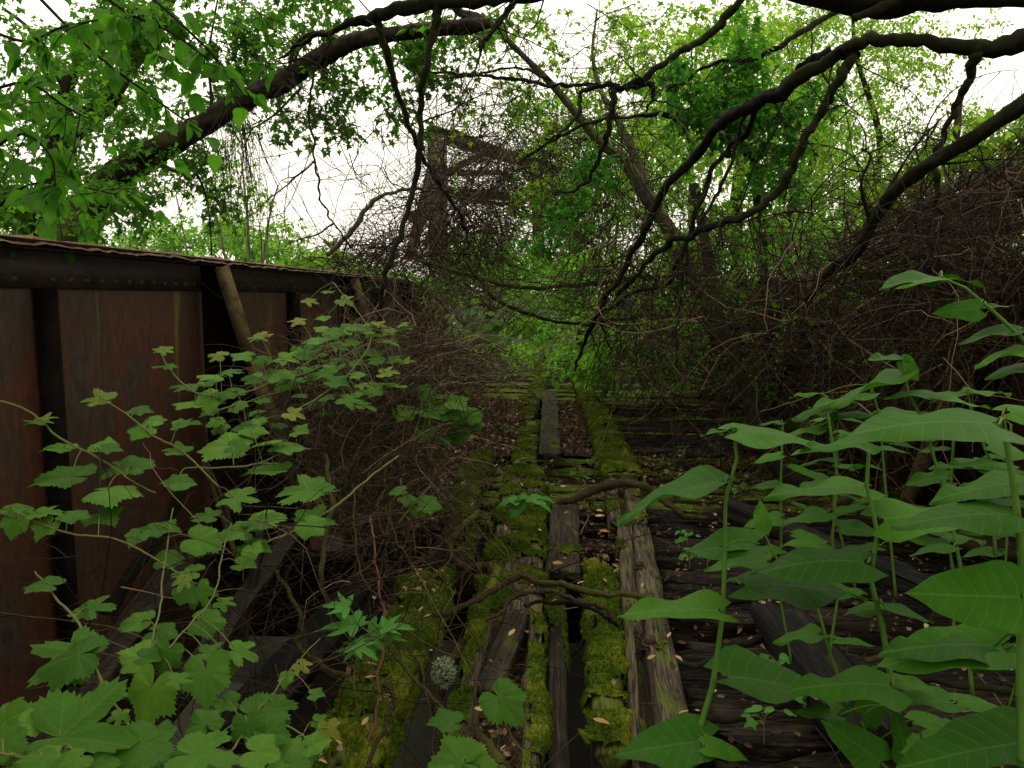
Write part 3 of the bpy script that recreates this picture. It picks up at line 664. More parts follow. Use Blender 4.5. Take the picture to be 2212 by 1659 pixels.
# ---- the deck and its cross ties
deck = tag(empty('timber_deck', (0, 0, 0)), 'open deck of rotten mossy and charred cross ties between the girders', 'deck')
tie_v = {}
for kind, mat in (('m', 'wood_tie'), ('c', 'wood_char'), ('d', 'wood_dark')):
    tie_v[kind] = [beam_mesh((0, 0, 0), (2.9, 0, 0), .16 + .025 * k, .19, M[mat], seg=.045, rough=.028, seed=20 + k * 3 + ord(kind), ragged=(.22, .2), per=6 if kind == 'm' else 8, groove=.024, name='tie')[0] for k in range(4)]
y = 3.0; k = 0
rr_ = random.Random(3)
while y < 16.5:
    kind = 'c' if y < 5.6 else ('d' if rr_.random() < .3 else 'm')
    if y < 5.1 and rr_.random() < .5: kind = 'd'
    o = link('tie', tie_v[kind][rr_.randrange(4)], deck)
    x0 = .12 + rr_.uniform(-.10, .1) if y < 11 else -1.5 + rr_.uniform(-.4, .2)
    if 5.0 < y < 7.5: x0 = -.06 + rr_.uniform(-.06, .05)
    if y < 4.9: x0 = .5 + rr_.uniform(-.05, .15)
    o.location = (x0, y, -.10 + rr_.uniform(-.03, .02) - (.02 if y < 5 else 0)); o.rotation_euler = (rr_.uniform(-.08, .08), rr_.uniform(-.008, .012), rr_.uniform(-.025, .025))
    o.scale = ((2.9 - x0 + .3) / 2.9 if y < 11 else (4.4 / 2.9), rr_.uniform(.75, 1.15), 1)
    if 5.2 < y < 11:      # left hand halves beneath the litter
        o2 = link('tie', tie_v['m'][rr_.randrange(4)], deck); o2.location = (-1.55 + rr_.uniform(-.2, .1), y + .05, -.12); o2.scale = (.42, .9, 1); o2.rotation_euler = (0, 0, rr_.uniform(-.04, .04))
    y += (.29 if y < 9 else .33) * rr_.uniform(.82, 1.2); k += 1
for yy_, x0 in ((2.42, .62), (2.72, .6)):
    o = link('tie', tie_v['d'][int(yy_ * 10) % 4], deck); o.location = (x0, yy_, -.06); o.scale = (.85, 1.15, 1); o.rotation_euler = (0, .01, .03)
# charred timbers fallen across the right side
for p0, p1, w, h, lb in (
        (G(1900, 1560, .12), G(1680, 1310, .2), .26, .16, 'thick black charred timber stump lying across the ties'),
        ((1.15, 4.9, .2), (1.95, 3.6, .1), .16, .13, 'charred cracked timber sloping right among the leaves')):
    beam('charred_timber', lb, 'timber', p0, p1, w * .8, h * .8, 'wood_char', seed=rnd.random() * 50, rough=.02, groove=.014, ragged=(.1, .1))
t, L = beam('fallen_log', 'moss and rust coloured log lying behind the tall green stalks', 'log', (2.2, 7.1, .36), (3.0, 6.5, .36), .38, .3, 'wood_moss', seed=44, rough=.05)
moss_on(t, L, .38, .3, .5, 44, thick=.05, dens=9000, blade=.018)
t, L = beam('charred_timber', 'brown rotten timber on the far right ties under the big leaves', 'timber', (2.05, 5.0, .2), (2.9, 4.3, .16), .2, .16, 'wood_tie', seed=45)
# steel and timber lying in the left gap
def px_beam(name, label, a_, b_, z0, z1, w, h, mat, seed):
    return beam(name, label, 'timber' if 'wood' in mat else 'beam', G(*a_, z0), G(*b_, z1), w, h, mat, seed=seed, seg=.05, rough=.008, groove=.01)
px_beam('sloping_timber', 'dark sloping timber crossing the black gap on the left', (500, 1570), (860, 1180), -.32, -.28, .27, .12, 'wood_char', 50)
px_beam('sloping_brace', 'rusty brace rising to the right behind the vines', (330, 1560), (640, 1130), -.5, .0, .14, .04, 'steel_mid', 51)
px_beam('sloping_brace', 'rusty brace leaning against the girder at lower left', (60, 1640), (420, 1160), -.55, .0, .18, .05, 'steel_mid', 52)
px_beam('sloping_brace', 'thin upright rusty bar behind the dark sloping timber', (520, 1400), (560, 1150), -.5, .1, .06, .02, 'steel_mid', 53)
px_beam('sloping_timber', 'thin dark timber at lower left edge beneath the vine leaves', (180, 1700), (420, 1420), -.5, -.4, .2, .08, 'wood_char', 55)
px_beam('fallen_bar', 'rusty flat bar lying in the brown bramble pile', (700, 1040), (830, 940), .1, .2, .1, .02, 'rust_edge', 54)
px_beam('fallen_bar', 'pale flat bar on top of the bramble pile', (905, 745), (985, 705), .9, .95, .06, .02, 'wood_board', 56)

# ---- soil and leaf litter
def sheet(x0, x1, y0, y1, z, nx, ny, amp, seed, mat, edge=.12):
    X, Y = np.meshgrid(np.linspace(x0, x1, nx), np.linspace(y0, y1, ny)); Z = np.zeros_like(X)
    for i in range(ny):
        for j in range(nx):
            q = Vector((X[i, j] * 2.3, Y[i, j] * 2.3, seed)); Z[i, j] = z + amp * (mn.noise(q) + .4 * mn.noise(q * 4))
            X[i, j] += .10 * mn.noise(q * 2) * (j in (0, nx - 1)); 
    V = np.stack([X, Y, Z], -1).reshape(-1, 3); i = np.arange(ny - 1)[:, None] * nx; j = np.arange(nx - 1)[None]
    Q = np.stack([i + j, i + j + 1, i + nx + j + 1, i + nx + j], -1).reshape(-1, 4); return V, [Q]
a = Acc(); a.add(*sheet(-1.5, -.72, 4.9, 11.2, -.02, 24, 90, .05, 1, None)); a.add(*sheet(-.75, -.33, 7.1, 10.6, .0, 12, 50, .04, 2, None)); a.add(*sheet(.10, .46, 7.4, 11.0, -.06, 8, 40, .03, 4, None))
tag(link('soil', a.mesh('soil', M['soil'], True)), 'brown leaf mould that has gathered on the deck left of the timbers', kind='structure')
def dead_leaves(zones):
    a = Acc()
    for (x0, x1, y0, y1, z, n, s) in zones:
        pos = np.stack([x0 + (x1 - x0) * rng.random(n), y0 + (y1 - y0) * rng.random(n), z + .035 * rng.random(n)], 1)
        tip = rng.normal(size=(n, 3)) * [1, 1, .25]; nr = np.tile(UP, (n, 1)) + rng.normal(size=(n, 3)) * .45
        a.add(*scatter(T_CURL, pos, tip, nr, s * (.5 + .9 * rng.random(n))))
    return a
zones = [(-1.5, -.72, 4.9, 11.2, .0, 5200, .05), (-.75, -.33, 7.1, 10.6, .02, 1600, .045), (.1, .46, 7.4, 11.0, -.03, 1000, .045), (.62, 2.9, 2.4, 6.5, -.08, 1500, .032), (.62, 2.9, 6.0, 7.6, -.05, 1500, .045), (.2, .5, 3.0, 7.0, -.06, 500, .035),
         (-.9, .6, 2.2, 10, .09, 170, .03), (.15, .5, 3.6, 4.6, -.02, 250, .035), (-.28, -.04, 2.2, 3.36, -.085, 420, .032), (-.95, -.5, 4.1, 5.2, .03, 160, .03)]
tag(link('leaf_litter', dead_leaves(zones).mesh('leaf_litter', M['dead'])), 'brown dead leaves littered over the deck and between the ties', 'leaf litter', kind='stuff')
a = seedwings(None, 20, (-.72, -.52), (2.15, 3.9), .085); b_ = seedwings(None, 26, (-.3, .5), (2.3, 6.0), .105)
b_.V[0][:, 2] += .0; a.add(b_.V[0], list(b_.P.values())[0])
tag(link('seed_wings', a.mesh('seed_wings', M['samara'])), 'tan winged maple seeds scattered on the moss', 'seeds', kind='stuff')
a = Acc(); n = 900
st = np.stack([-1.4 + 4.2 * rng.random(n), 2.4 + 8.5 * rng.random(n), .0 + .06 * rng.random(n)], 1); dr = rng.normal(size=(n, 3)) * [1, 1, .1]
a.add(*tubes_batch(walk(st, dr, .15 + .3 * rng.random(n), 5, .12, 0), np.full((n, 5), .0022) * (.5 + rng.random((n, 1)))))
tag(link('fallen_twigs', a.mesh('fallen_twigs', M['twig'])), 'thin fallen twigs lying over the deck', 'twigs', kind='stuff')

# ---- roots and branches lying on the deck
def limb(name, label, cat, pts, mat='bark_dark', n=40, sides=9, rough=.25, wob=.0, parent=None, group=None, seed=None):
    seed = rnd.random() * 90 if seed is None else seed
    W, R = pxpath(pts, n, wob, seed, .72 if 'limb' in name else .82); b0 = W[0].copy()
    V, polys = tube(W - b0, R, sides, rough, seed)
    o = link(name, mesh_np(name, V, polys, M[mat], True), None, b0)
    if parent is not None:
        o.parent = parent; o.matrix_parent_inverse = Matrix.Identity(4); o.location = Vector(b0) - parent.location
    else: tag(o, label, cat, group)
    return o
def sprout(parent, n=3, ln=.6, grav=.05, mat='twig_dark', jit=.16):
    a = Acc()
    for ch in list(parent.children):
        if ch.name.split('.')[0] not in ('limb', 'trunk', 'stem'): continue
        V = np.array([v.co for v in ch.data.vertices]) + np.array(ch.location); sd = {8: 8, 9: 9, 10: 10, 11: 11, 12: 12, 16: 16}.get(ch.get('sides', 9), 9)
        q = V[rng.integers(len(V) // 5, len(V), int(n))]; N = len(q); L = ln * (.4 + rng.random(N))
        p = walk(q, rng.normal(size=(N, 3)) + np.array([0, 0, -.35]), L, 9, jit, grav); r0 = .0045 * (.5 + rng.random((N, 1))); a.add(*tubes_batch(p, r0 * np.linspace(1, .3, 9)[None], 4))
        for k in range(4):
            kk = rng.integers(2, 8, N); p2 = walk(p[np.arange(N), kk], rng.normal(size=(N, 3)) + np.array([0, 0, -.3]), L * .45, 6, jit * 1.3, grav); a.add(*tubes_batch(p2, r0 * np.linspace(.5, .2, 6)[None], 3))
    leaves_obj('twigs', a, mat, parent)
def gdep(px, py, z):
    w = G(px, py, z); return float(np.dot(w - CAM, FWD))
def groot(name, label, pts, mat='rootbark', **k):
    """pts: px, py, height above the deck, width px"""
    return limb(name, label, 'root' if 'root' in name else 'branch', [(a, b, gdep(a, b, z), w * .9) for a, b, z, w in pts], mat, wob=.012, **{'rough': .5, **k})
groot('crossing_root', 'brown root snaking over the ties and over the right mossy timber', [(1178, 1095, .03, 12), (1240, 1078, .08, 22), (1300, 1052, .14, 26), (1370, 1045, .2, 24), (1420, 1070, .12, 20), (1475, 1112, .02, 16), (1530, 1120, -.02, 12)], n=60, rough=.4)
groot('fallen_branch', 'long crooked brown branch lying across all the timbers near the viewer', [(870, 1345, .0, 16), (960, 1325, .08, 20), (1040, 1290, .14, 17), (1120, 1245, .2, 21), (1160, 1258, .2, 16), (1210, 1262, .18, 18), (1300, 1285, .18, 17), (1350, 1283, .18, 14), (1400, 1292, .18, 16), (1470, 1312, .1, 15), (1540, 1300, .0, 12)], 'rootbark', n=80, rough=.45)
groot('fallen_branch', 'smooth grey brown branch forking over the middle timber', [(1050, 1342, .16, 9), (1085, 1322, .16, 12), (1120, 1285, .2, 13), (1200, 1280, .2, 13), (1250, 1300, .18, 12), (1300, 1312, .16, 10), (1330, 1345, .1, 9)], 'rootbark', n=50)
groot('fallen_branch', 'dark branch curving down beside the splintered timber', [(1130, 1305, .2, 9), (1190, 1300, .2, 13), (1270, 1310, .17, 13), (1310, 1335, .15, 12), (1335, 1352, .1, 9)], 'bark_dark', n=40)
groot('curled_root', 'mossy root curled like a hook over the dark short timber', [(1035, 1105, .06, 14), (1000, 1135, .08, 22), (975, 1165, .08, 26), (975, 1200, .08, 28), (1010, 1225, .07, 24), (1055, 1222, .07, 20), (1075, 1245, .08, 16)], 'moss_root', n=60, rough=.35)
groot('mossy_branch', 'mossy forked branch hanging between the lower left and middle timbers', [(1075, 1225, .10, 26), (1050, 1300, .05, 28), (1005, 1390, -.02, 36), (955, 1460, -.05, 42), (945, 1530, -.08, 38), (1010, 1570, -.05, 34), (1060, 1620, .0, 30), (1100, 1680, .0, 28)], 'moss_root', n=80, rough=.4)
groot('fallen_branch', 'thin sloping stick at the lower left of the mossy timber', [(790, 1670, .2, 14), (830, 1580, .16, 12), (850, 1500, .12, 12), (830, 1480, .1, 8)], 'rootbark', n=40)
groot('fallen_branch', 'thin stick running down from moss to lower middle', [(830, 1385, .15, 9), (900, 1470, .1, 10), (960, 1530, .1, 10), (1030, 1610, .14, 10), (1110, 1670, .16, 9)], 'rootbark', n=40)
groot('fallen_branch', 'dark stick propped between dark plank and mossy block', [(1225, 1425, -.02, 14), (1275, 1370, .04, 12), (1290, 1330, .1, 10)], 'bark_dark', n=30)
groot('fallen_branch', 'thick rusty brown branch lying by the cracked charred timber', [(1770, 1115, .1, 28), (1820, 1085, .18, 26), (1880, 1050, .24, 18)], 'rootbark', n=30)
groot('fallen_branch', 'pale brown branch crossing low behind the right stalks', [(1870, 1430, .15, 16), (1930, 1412, .2, 18), (2010, 1405, .25, 18), (2100, 1360, .3, 18), (2180, 1300, .3, 14)], 'rootbark', n=40)
groot('fallen_branch', 'dark branch running right along the bottom behind the stalks', [(1530, 1560, .0, 22), (1640, 1545, .05, 20), (1800, 1480, .1, 20), (1960, 1465, .14, 18), (2212, 1500, .15, 22)], 'bark_dark', n=50, rough=.4)
groot('fallen_branch', 'dark branch lying under the first tall stalk', [(1430, 1410, .05, 10), (1500, 1440, .05, 16), (1580, 1400, .1, 18), (1640, 1380, .1, 20), (1640, 1330, .1, 14), (1600, 1310, .1, 8)], 'bark_dark', n=50, rough=.4)
# lichen rosette
a = Acc(); c0 = G(962, 1462, .0); n = 500
q = norm(rng.normal(size=(n, 3))) * [.045, .035, .06]; a.add(*scatter(T_CURL, q, rng.normal(size=(n, 3)), q + rng.normal(size=(n, 3)) * .01, (.008 + .008 * rng.random(n))))
tag(link('lichen', a.mesh('lichen', M['lichen']), None, c0 + np.array([0, -.02, .03])), 'pale green frilly lichen on the mossy forked branch', 'lichen')

# ================================================================= BIG LIMBS AND TREES
def leaves_obj(name, acc, mat, parent, uv=False):
    o = link(name, acc.mesh(name, M[mat]), parent); o['kind'] = 'stuff'; return o
def root_at(name, p, label, cat='tree', group=None): return tag(empty(name, p), label, cat, group)
def shift(acc, p):
    for i in range(len(acc.V)): acc.V[i] = acc.V[i] - np.array(p)
    return acc

# --- leaning tree on the left
lt = root_at('leaning_tree', P(130, 640, 8.2), 'big leaning maple behind the girder with a long limb over the gap')
limb('trunk', '', '', [(40, 900, 8.4, 120), (150, 540, 8.3, 104), (230, 405, 8.2, 84), (330, 330, 8.0, 66), (430, 275, 7.8, 56), (540, 208, 7.5, 54), (620, 172, 7.3, 50), (700, 118, 7.1, 50), (780, 85, 6.9, 42), (880, 70, 6.7, 38), (1000, 58, 6.5, 40), (1060, 50, 6.4, 26)], 'bark', n=150, sides=26, rough=.26, parent=lt)
for pts in ([(735, 95, 7, 16), (690, 70, 7, 12), (640, 95, 7, 12), (622, 165, 7, 9)],
            [(1010, 60, 6.5, 30), (1030, 40, 6.5, 34), (985, 20, 6.6, 20), (970, -40, 6.6, 16)],
            [(320, 345, 8, 20), (385, 370, 7.9, 12), (395, 345, 7.9, 9), (430, 385, 7.8, 8), (450, 450, 7.8, 6), (458, 560, 7.8, 4)],
            [(280, 430, 8, 20), (326, 460, 7.9, 16)], [(650, 190, 7.2, 8), (590, 250, 7.2, 6), (540, 280, 7.2, 3)], [(460, 260, 7.8, 12), (455, 190, 7.9, 9), (450, 120, 8, 7), (470, 0, 8, 5)]):
    limb('limb', '', '', pts, 'bark', n=26, sides=8, parent=lt)
lt2 = root_at('forked_tree', P(60, 640, 9), 'darker forked tree with two upright stems at the left edge, behind the leaning maple')
for pts in ([(30, 900, 9.2, 120), (60, 560, 9, 90), (110, 400, 9, 70), (160, 290, 9, 44), (230, 220, 9, 48), (270, 160, 9, 42), (330, 60, 9, 36), (380, -30, 9, 30)],
            [(110, 400, 9, 40), (120, 260, 9, 34), (145, 190, 9, 32), (185, 110, 9, 26), (250, 20, 9, 20), (280, -40, 9, 14)],
            [(145, 200, 9, 20), (110, 130, 9, 14), (60, 60, 9, 10), (10, 20, 9, 8)], [(110, 250, 9, 12), (50, 190, 9, 8), (0, 230, 9, 6)], [(160, 270, 9, 14), (140, 220, 9, 12), (180, 420, 8.8, 5)]):
    limb('stem', '', '', pts, 'bark', n=40, sides=12, parent=lt2)
def foliage_on(parent, regions, per, tlen, leaf, tmpl, mat, droop=.15, name='foliage', twigs='twigs', flat=.7, along=None, tr=.003, tm='twig_dark'):
    al, at = Acc(), Acc()
    for (px, py, d, rx, ry, rd, n) in regions:
        # sub-clumps so that gaps open between them
        k = max(2, n // 7); cc = ell(k, px, py, d, rx, ry, rd); idx = rng.integers(0, k, n)
        c = cc[idx] + rng.normal(size=(n, 3)) * np.array([rx, rx, ry]) * d / F * .13
        leafy_twigs(c, per, tlen, leaf, tmpl, al, at, droop, twig_r=tr, flat=flat, along=along)
    p = np.array(parent.location); shift(al, p); shift(at, p)
    leaves_obj(name, al, mat, parent); leaves_obj(twigs, at, tm, parent)
foliage_on(lt, [(330, 120, 8, 200, 140, 1.2, 130), (470, 100, 8.2, 160, 110, 1.2, 110), (600, 70, 8, 130, 70, 1, 70), (740, 190, 7.5, 55, 90, .5, 46), (860, 60, 7.5, 120, 50, .6, 36), (300, 300, 7.8, 170, 90, .8, 70), (260, 440, 7.6, 150, 60, .6, 50), (430, 400, 7.8, 60, 60, .5, 22), (690, 40, 8, 120, 60, .8, 50), (900, 130, 7, 110, 50, .5, 26), (960, 190, 7, 70, 50, .5, 14), (850, 270, 7.6, 50, 70, .5, 10), (640, 300, 8, 60, 60, .5, 10), (1000, 20, 7, 80, 40, .5, 14)], 16, .42, .085, T_LOBE, 'fol_near', .2)
foliage_on(lt2, [(100, 100, 9, 160, 130, 1.2, 120), (60, 280, 9, 120, 110, 1, 80), (240, 180, 9.2, 130, 130, 1, 80), (120, 420, 8.6, 150, 60, .8, 60), (30, 430, 8.5, 80, 60, .8, 40)], 14, .42, .09, T_LOBE, 'fol_near', .2)

# --- drooping broad leaves close to the viewer at upper left: leaf by leaf
def grid_leaf(kind, seed):
    r = random.Random(seed); n, m = (9, 6) if kind == 'droop' else (13, 8)
    V, UV = [], []; ph = r.uniform(0, 6); ph2 = r.uniform(0, 6)
    fold = r.uniform(.1, .45) if kind == 'droop' else r.uniform(-.1, .22); arch = r.uniform(.1, .4) if kind == 'droop' else r.uniform(.05, .3); wav = r.uniform(.018, .045) if kind == 'knot' else r.uniform(.025, .06)
    for i in range(n + 1):
        v = i / n
        if kind == 'droop': w = .36 * math.sin(math.pi * min(1, v ** .75 * 1.0)) ** .85 * (1 - .25 * v)
        elif kind == 'knot':
            w = .335 * (1 - v ** 2.1) ** .85 * min(1, (.50 + v * 3.0)) if v < 1 else 0
            if v > .8: w *= 1 - .5 * (v - .8) / .2
        for j in range(m + 1):
            s = 2 * j / m - 1; x = s * w * (1 + (.10 * mn.noise(Vector((v * 5, s * 2, seed))) if kind == 'knot' else 0)); y = v
            if kind == 'knot': y = v - .13 * (abs(s) ** 1.4) * (1 - v) ** 2 * (1 if abs(s) > .15 else 0) + .04 * (1 - v) ** 3 * (abs(s) < .3)
            if kind == 'droop' and i not in (0, n): x += .012 * (1 if (i % 2) else -1) * (1 if s > .9 else (-1 if s < -.9 else 0))
            z = fold * abs(x) - arch * v * v + wav * math.sin(v * 9 + ph) * abs(s) ** 1.5 * (1 if s > 0 else -1) + wav * .8 * math.sin(v * 13 + ph2) * abs(s)
            V.append([x, y, z]); UV.append([.5 + x, v])
    V = np.array(V); i = np.arange(n)[:, None] * (m + 1); j = np.arange(m)[None]
    Q = np.stack([i + j, i + j + 1, i + m + 2 + j, i + m + 1 + j], -1).reshape(-1, 4); return V, Q, np.array(UV)
def radial_leaf(kind, seed):
    r = random.Random(seed); 
    if kind == 'grape': key = [(0, 1.0), (14, .9), (32, .72), (44, .80), (58, .86), (78, .70), (96, .66), (112, .70), (134, .64), (152, .55), (166, .36), (172, .10)]
    elif kind == 'lobed': key = [(0, 1.0), (12, .86), (27, .42), (33, .46), (48, .85), (62, .86), (84, .50), (100, .58), (128, .66), (150, .56), (166, .36), (172, .08)]
    else: key = [(0, 1.0), (9, .72), (15, .62), (22, .42), (28, .3), (38, .55), (46, .86), (53, .6), (62, .40), (74, .28), (86, .5), (97, .62), (107, .42), (130, .18), (160, .10), (172, .04)]
    ka, kr = zip(*key); m = 76; aa = np.linspace(-172, 172, m); rad = np.interp(np.abs(aa), ka, kr)
    tooth = .055 if kind != 'maple' else .05
    jit = np.array([r.uniform(-.03, .03) for _ in range(m)]); rad = rad * (1 + jit + tooth * np.where(np.arange(m) % 2, 1, -1)); rad *= (1 + r.uniform(-.12, .12) * np.sign(aa))
    cup = r.uniform(.05, .35); fold = r.uniform(-.05, .35); ph = r.uniform(0, 6); wav = r.uniform(.02, .07)
    rings = [.0, .3, .6, .82, 1.0]; V, UV = [], []
    for q in rings[1:]:
        for k in range(m):
            t_ = math.radians(aa[k]); R = rad[k] * q if q > .9 else q * (rad[k] * .5 + .5 * min(rad[max(0, k - 2):k + 3]))
            x, y = R * math.sin(t_), R * math.cos(t_)
            z = fold * abs(x) - cup * (x * x + y * y) * .8 + wav * math.sin(4 * t_ + ph) * R * R * 2 + .02 * math.sin(11 * t_ + ph) * R
            V.append([x, y, z]); UV.append([.5 + x, y])
    V.append([0, 0, 0]); UV.append([.5, 0]); c = len(V) - 1; Q = []; T3 = [[c, k + 1, k] for k in range(m - 1)]
    for g in range(len(rings) - 2):
        Q += [[g * m + k, g * m + k + 1, (g + 1) * m + k + 1, (g + 1) * m + k] for k in range(m - 1)]
    return np.array(V), np.array(Q), np.array(UV), np.array(T3)
def leaf_meshes(kind, mat, n):
    L = []
    for s in range(n):
        if kind in ('droop', 'knot'):
            V, Q, UV = grid_leaf(kind, s * 7 + 1); L.append(mesh_np('leaf', V, [Q], M[mat], True, UV))
        else:
            V, Q, UV, T3 = radial_leaf(kind, s * 5 + 2); L.append(mesh_np('leaf', V, [Q, T3], M[mat], True, UV))
    return L
LM = {'droop': leaf_meshes('droop', 'droop', 8), 'knot': leaf_meshes('knot', 'knot', 12), 'grape': leaf_meshes('grape', 'grape', 8), 'lobed': leaf_meshes('lobed', 'grape', 6),
      'young': leaf_meshes('lobed', 'young', 4), 'maple': leaf_meshes('maple', 'seedling', 4), 'ovate': leaf_meshes('droop', 'seedling', 4)}
def put_leaf(kind, parent, base, tip, nrm, size, ppos):
    t = norm(tip); n = norm(nrm - t * np.dot(nrm, t)); x = np.cross(t, n)
    o = link('leaf', rnd.choice(LM[kind]), parent); b = np.array(base) - ppos
    sx_ = size * rnd.choice((-1, 1)) * rnd.uniform(.88, 1.12)
    o.matrix_parent_inverse = Matrix.Identity(4)
    o.matrix_basis = Matrix(((x[0] * sx_, t[0] * size, n[0] * size, b[0]), (x[1] * sx_, t[1] * size, n[1] * size, b[1]), (x[2] * sx_, t[2] * size, n[2] * size, b[2]), (0, 0, 0, 1)))
    return o
def px_leaf(kind, parent, ppos, px, py, d, ang, size, face):
    """leaf by picture angle of its tip, apparent full length and how far its upper face turns to the viewer"""
    a_ = math.radians(ang); im = AX * math.cos(a_) - AY * math.sin(a_)
    face = face * (.6 if kind != 'knot' else .25) if face < .7 else face * .85
    n = norm(-FWD * face + UP * (1 - face) + rng.normal(size=3) * .10); t = im - n * np.dot(im, n)
    base = P(px, py, d); put_leaf(kind, parent, base, t, n, size * d / F * ((.78 if size < 80 else .88) if kind in ('grape', 'lobed') else 1), ppos); return base

dr_specs = [([(-40, 60, 3.6, 8), (60, 90, 3.5, 7), (130, 60, 3.5, 5), (230, 40, 3.4, 3)], 'uppermost drooping leafy branch at the top left corner'),
            ([(-40, 200, 3.7, 7), (60, 180, 3.6, 6), (140, 230, 3.5, 5), (200, 260, 3.5, 3)], 'drooping leafy branch at the left edge, above the lowest one'),
            ([(-30, 330, 3.7, 7), (50, 290, 3.6, 6), (110, 340, 3.5, 5), (120, 410, 3.5, 3)], 'lowest drooping leafy branch at the left edge, just above the girder'),
            ([(180, -40, 3.4, 8), (280, 30, 3.4, 7), (370, 70, 3.3, 5), (450, 130, 3.3, 3)], 'drooping leafy branch hanging in front of the leaning maple near the top'),
            ([(300, -30, 3.8, 8), (400, 60, 3.7, 6), (470, 130, 3.7, 5), (530, 210, 3.7, 3)], 'drooping leafy branch with its tip over the leaning trunk'),
            ([(60, -30, 3.9, 8), (200, 110, 3.9, 6), (330, 210, 3.9, 5), (440, 290, 3.9, 3)], 'long drooping leafy branch crossing both left trunks'),
            ([(-20, 460, 3.9, 6), (60, 400, 3.9, 5), (150, 400, 3.9, 4), (250, 420, 3.9, 3)], 'drooping leafy branch with leaves hanging before the trunk foot')]
for pts, lab in dr_specs:
    W, R = pxpath(pts, 20); p0 = W[0].copy(); acc = Acc(); tube(W - p0, R, 6, acc=acc)
    o = tag(link('drooping_branch', None), None); bpy.data.objects.remove(o)
    subs = []
    for s in range(8):
        k = rnd.randrange(3, 19); d0 = norm(rng.normal(size=3) * [1, .6, .5] + np.array([.2, 0, -.5])); w = walk(W[k:k + 1], d0[None], np.array([rnd.uniform(.15, .4)]), 7, .12, .14)[0]
        subs.append(w); tube(w - p0, np.linspace(.003, .0012, 7), 5, acc=acc)
    o = tag(link('drooping_branch', acc.mesh('drooping_branch', M['bark_dark'], True), None, p0), lab, 'branch', 'drooping leafy branches at upper left')
    for s in range(42):
        w = subs[s % 8] if s < 36 else W[5:]; k = rnd.randrange(1, len(w)); b0 = w[k]
        tip = norm(rng.normal(size=3) * [.7, .7, .4] + np.array([0, 0, -.75])); nr = norm(rng.normal(size=3) * .6 + UP * .8 - FWD * .5)
        put_leaf('droop', o, b0, tip, nr, rnd.uniform(.065, .115), p0)

# --- dark limbs overhead and the hanging limb
oh = root_at('overhead_limb', P(960, 0, 4.2), 'dark overhead limb along the top edge with two long hanging branches', 'branch')
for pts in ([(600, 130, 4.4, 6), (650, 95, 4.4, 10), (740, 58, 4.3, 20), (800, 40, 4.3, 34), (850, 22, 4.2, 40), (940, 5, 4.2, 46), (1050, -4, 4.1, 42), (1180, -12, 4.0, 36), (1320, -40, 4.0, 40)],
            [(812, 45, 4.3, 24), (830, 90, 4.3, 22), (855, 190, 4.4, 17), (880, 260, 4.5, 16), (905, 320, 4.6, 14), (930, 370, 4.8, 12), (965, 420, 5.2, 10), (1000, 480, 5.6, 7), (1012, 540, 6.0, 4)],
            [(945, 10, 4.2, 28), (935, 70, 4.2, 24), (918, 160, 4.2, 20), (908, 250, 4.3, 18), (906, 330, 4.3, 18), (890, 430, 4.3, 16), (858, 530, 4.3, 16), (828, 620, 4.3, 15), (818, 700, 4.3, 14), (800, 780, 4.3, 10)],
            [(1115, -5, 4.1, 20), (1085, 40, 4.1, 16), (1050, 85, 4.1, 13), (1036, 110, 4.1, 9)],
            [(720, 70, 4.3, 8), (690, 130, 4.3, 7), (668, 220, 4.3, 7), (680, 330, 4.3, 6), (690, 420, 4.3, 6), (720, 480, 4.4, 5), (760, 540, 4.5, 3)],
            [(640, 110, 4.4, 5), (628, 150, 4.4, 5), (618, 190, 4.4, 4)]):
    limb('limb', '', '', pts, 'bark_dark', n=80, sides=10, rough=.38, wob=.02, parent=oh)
rt = root_at('right_limb', P(2212, 100, 4.0), 'thick black forking limb sweeping down from the right edge', 'branch')
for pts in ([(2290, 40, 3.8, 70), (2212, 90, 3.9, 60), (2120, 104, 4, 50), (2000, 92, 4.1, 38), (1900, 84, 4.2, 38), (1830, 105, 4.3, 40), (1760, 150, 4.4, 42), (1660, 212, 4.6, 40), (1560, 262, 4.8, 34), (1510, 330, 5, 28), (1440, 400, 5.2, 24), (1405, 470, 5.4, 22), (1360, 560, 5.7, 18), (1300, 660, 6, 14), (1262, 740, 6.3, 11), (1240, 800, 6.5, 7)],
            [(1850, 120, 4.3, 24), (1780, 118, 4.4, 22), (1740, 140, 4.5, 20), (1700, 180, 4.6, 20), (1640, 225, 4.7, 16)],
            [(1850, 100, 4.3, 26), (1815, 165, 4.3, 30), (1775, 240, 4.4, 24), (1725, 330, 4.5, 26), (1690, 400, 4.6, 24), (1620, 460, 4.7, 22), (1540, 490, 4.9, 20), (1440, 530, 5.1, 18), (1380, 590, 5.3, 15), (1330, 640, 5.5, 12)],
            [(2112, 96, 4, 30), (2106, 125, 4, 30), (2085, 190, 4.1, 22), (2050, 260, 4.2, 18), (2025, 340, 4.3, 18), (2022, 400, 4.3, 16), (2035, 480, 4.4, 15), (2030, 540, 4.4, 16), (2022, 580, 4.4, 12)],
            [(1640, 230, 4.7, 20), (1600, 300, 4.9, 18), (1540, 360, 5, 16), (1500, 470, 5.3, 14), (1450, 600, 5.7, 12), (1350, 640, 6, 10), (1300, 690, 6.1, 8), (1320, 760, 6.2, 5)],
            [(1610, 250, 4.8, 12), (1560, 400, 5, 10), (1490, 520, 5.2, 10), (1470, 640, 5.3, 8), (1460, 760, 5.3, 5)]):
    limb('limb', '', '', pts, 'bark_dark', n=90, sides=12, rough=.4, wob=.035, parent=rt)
rt2 = root_at('sloping_tree', P(2212, 220, 3.6), 'black sloping trunk entering at the right edge below the forking limb', 'branch')
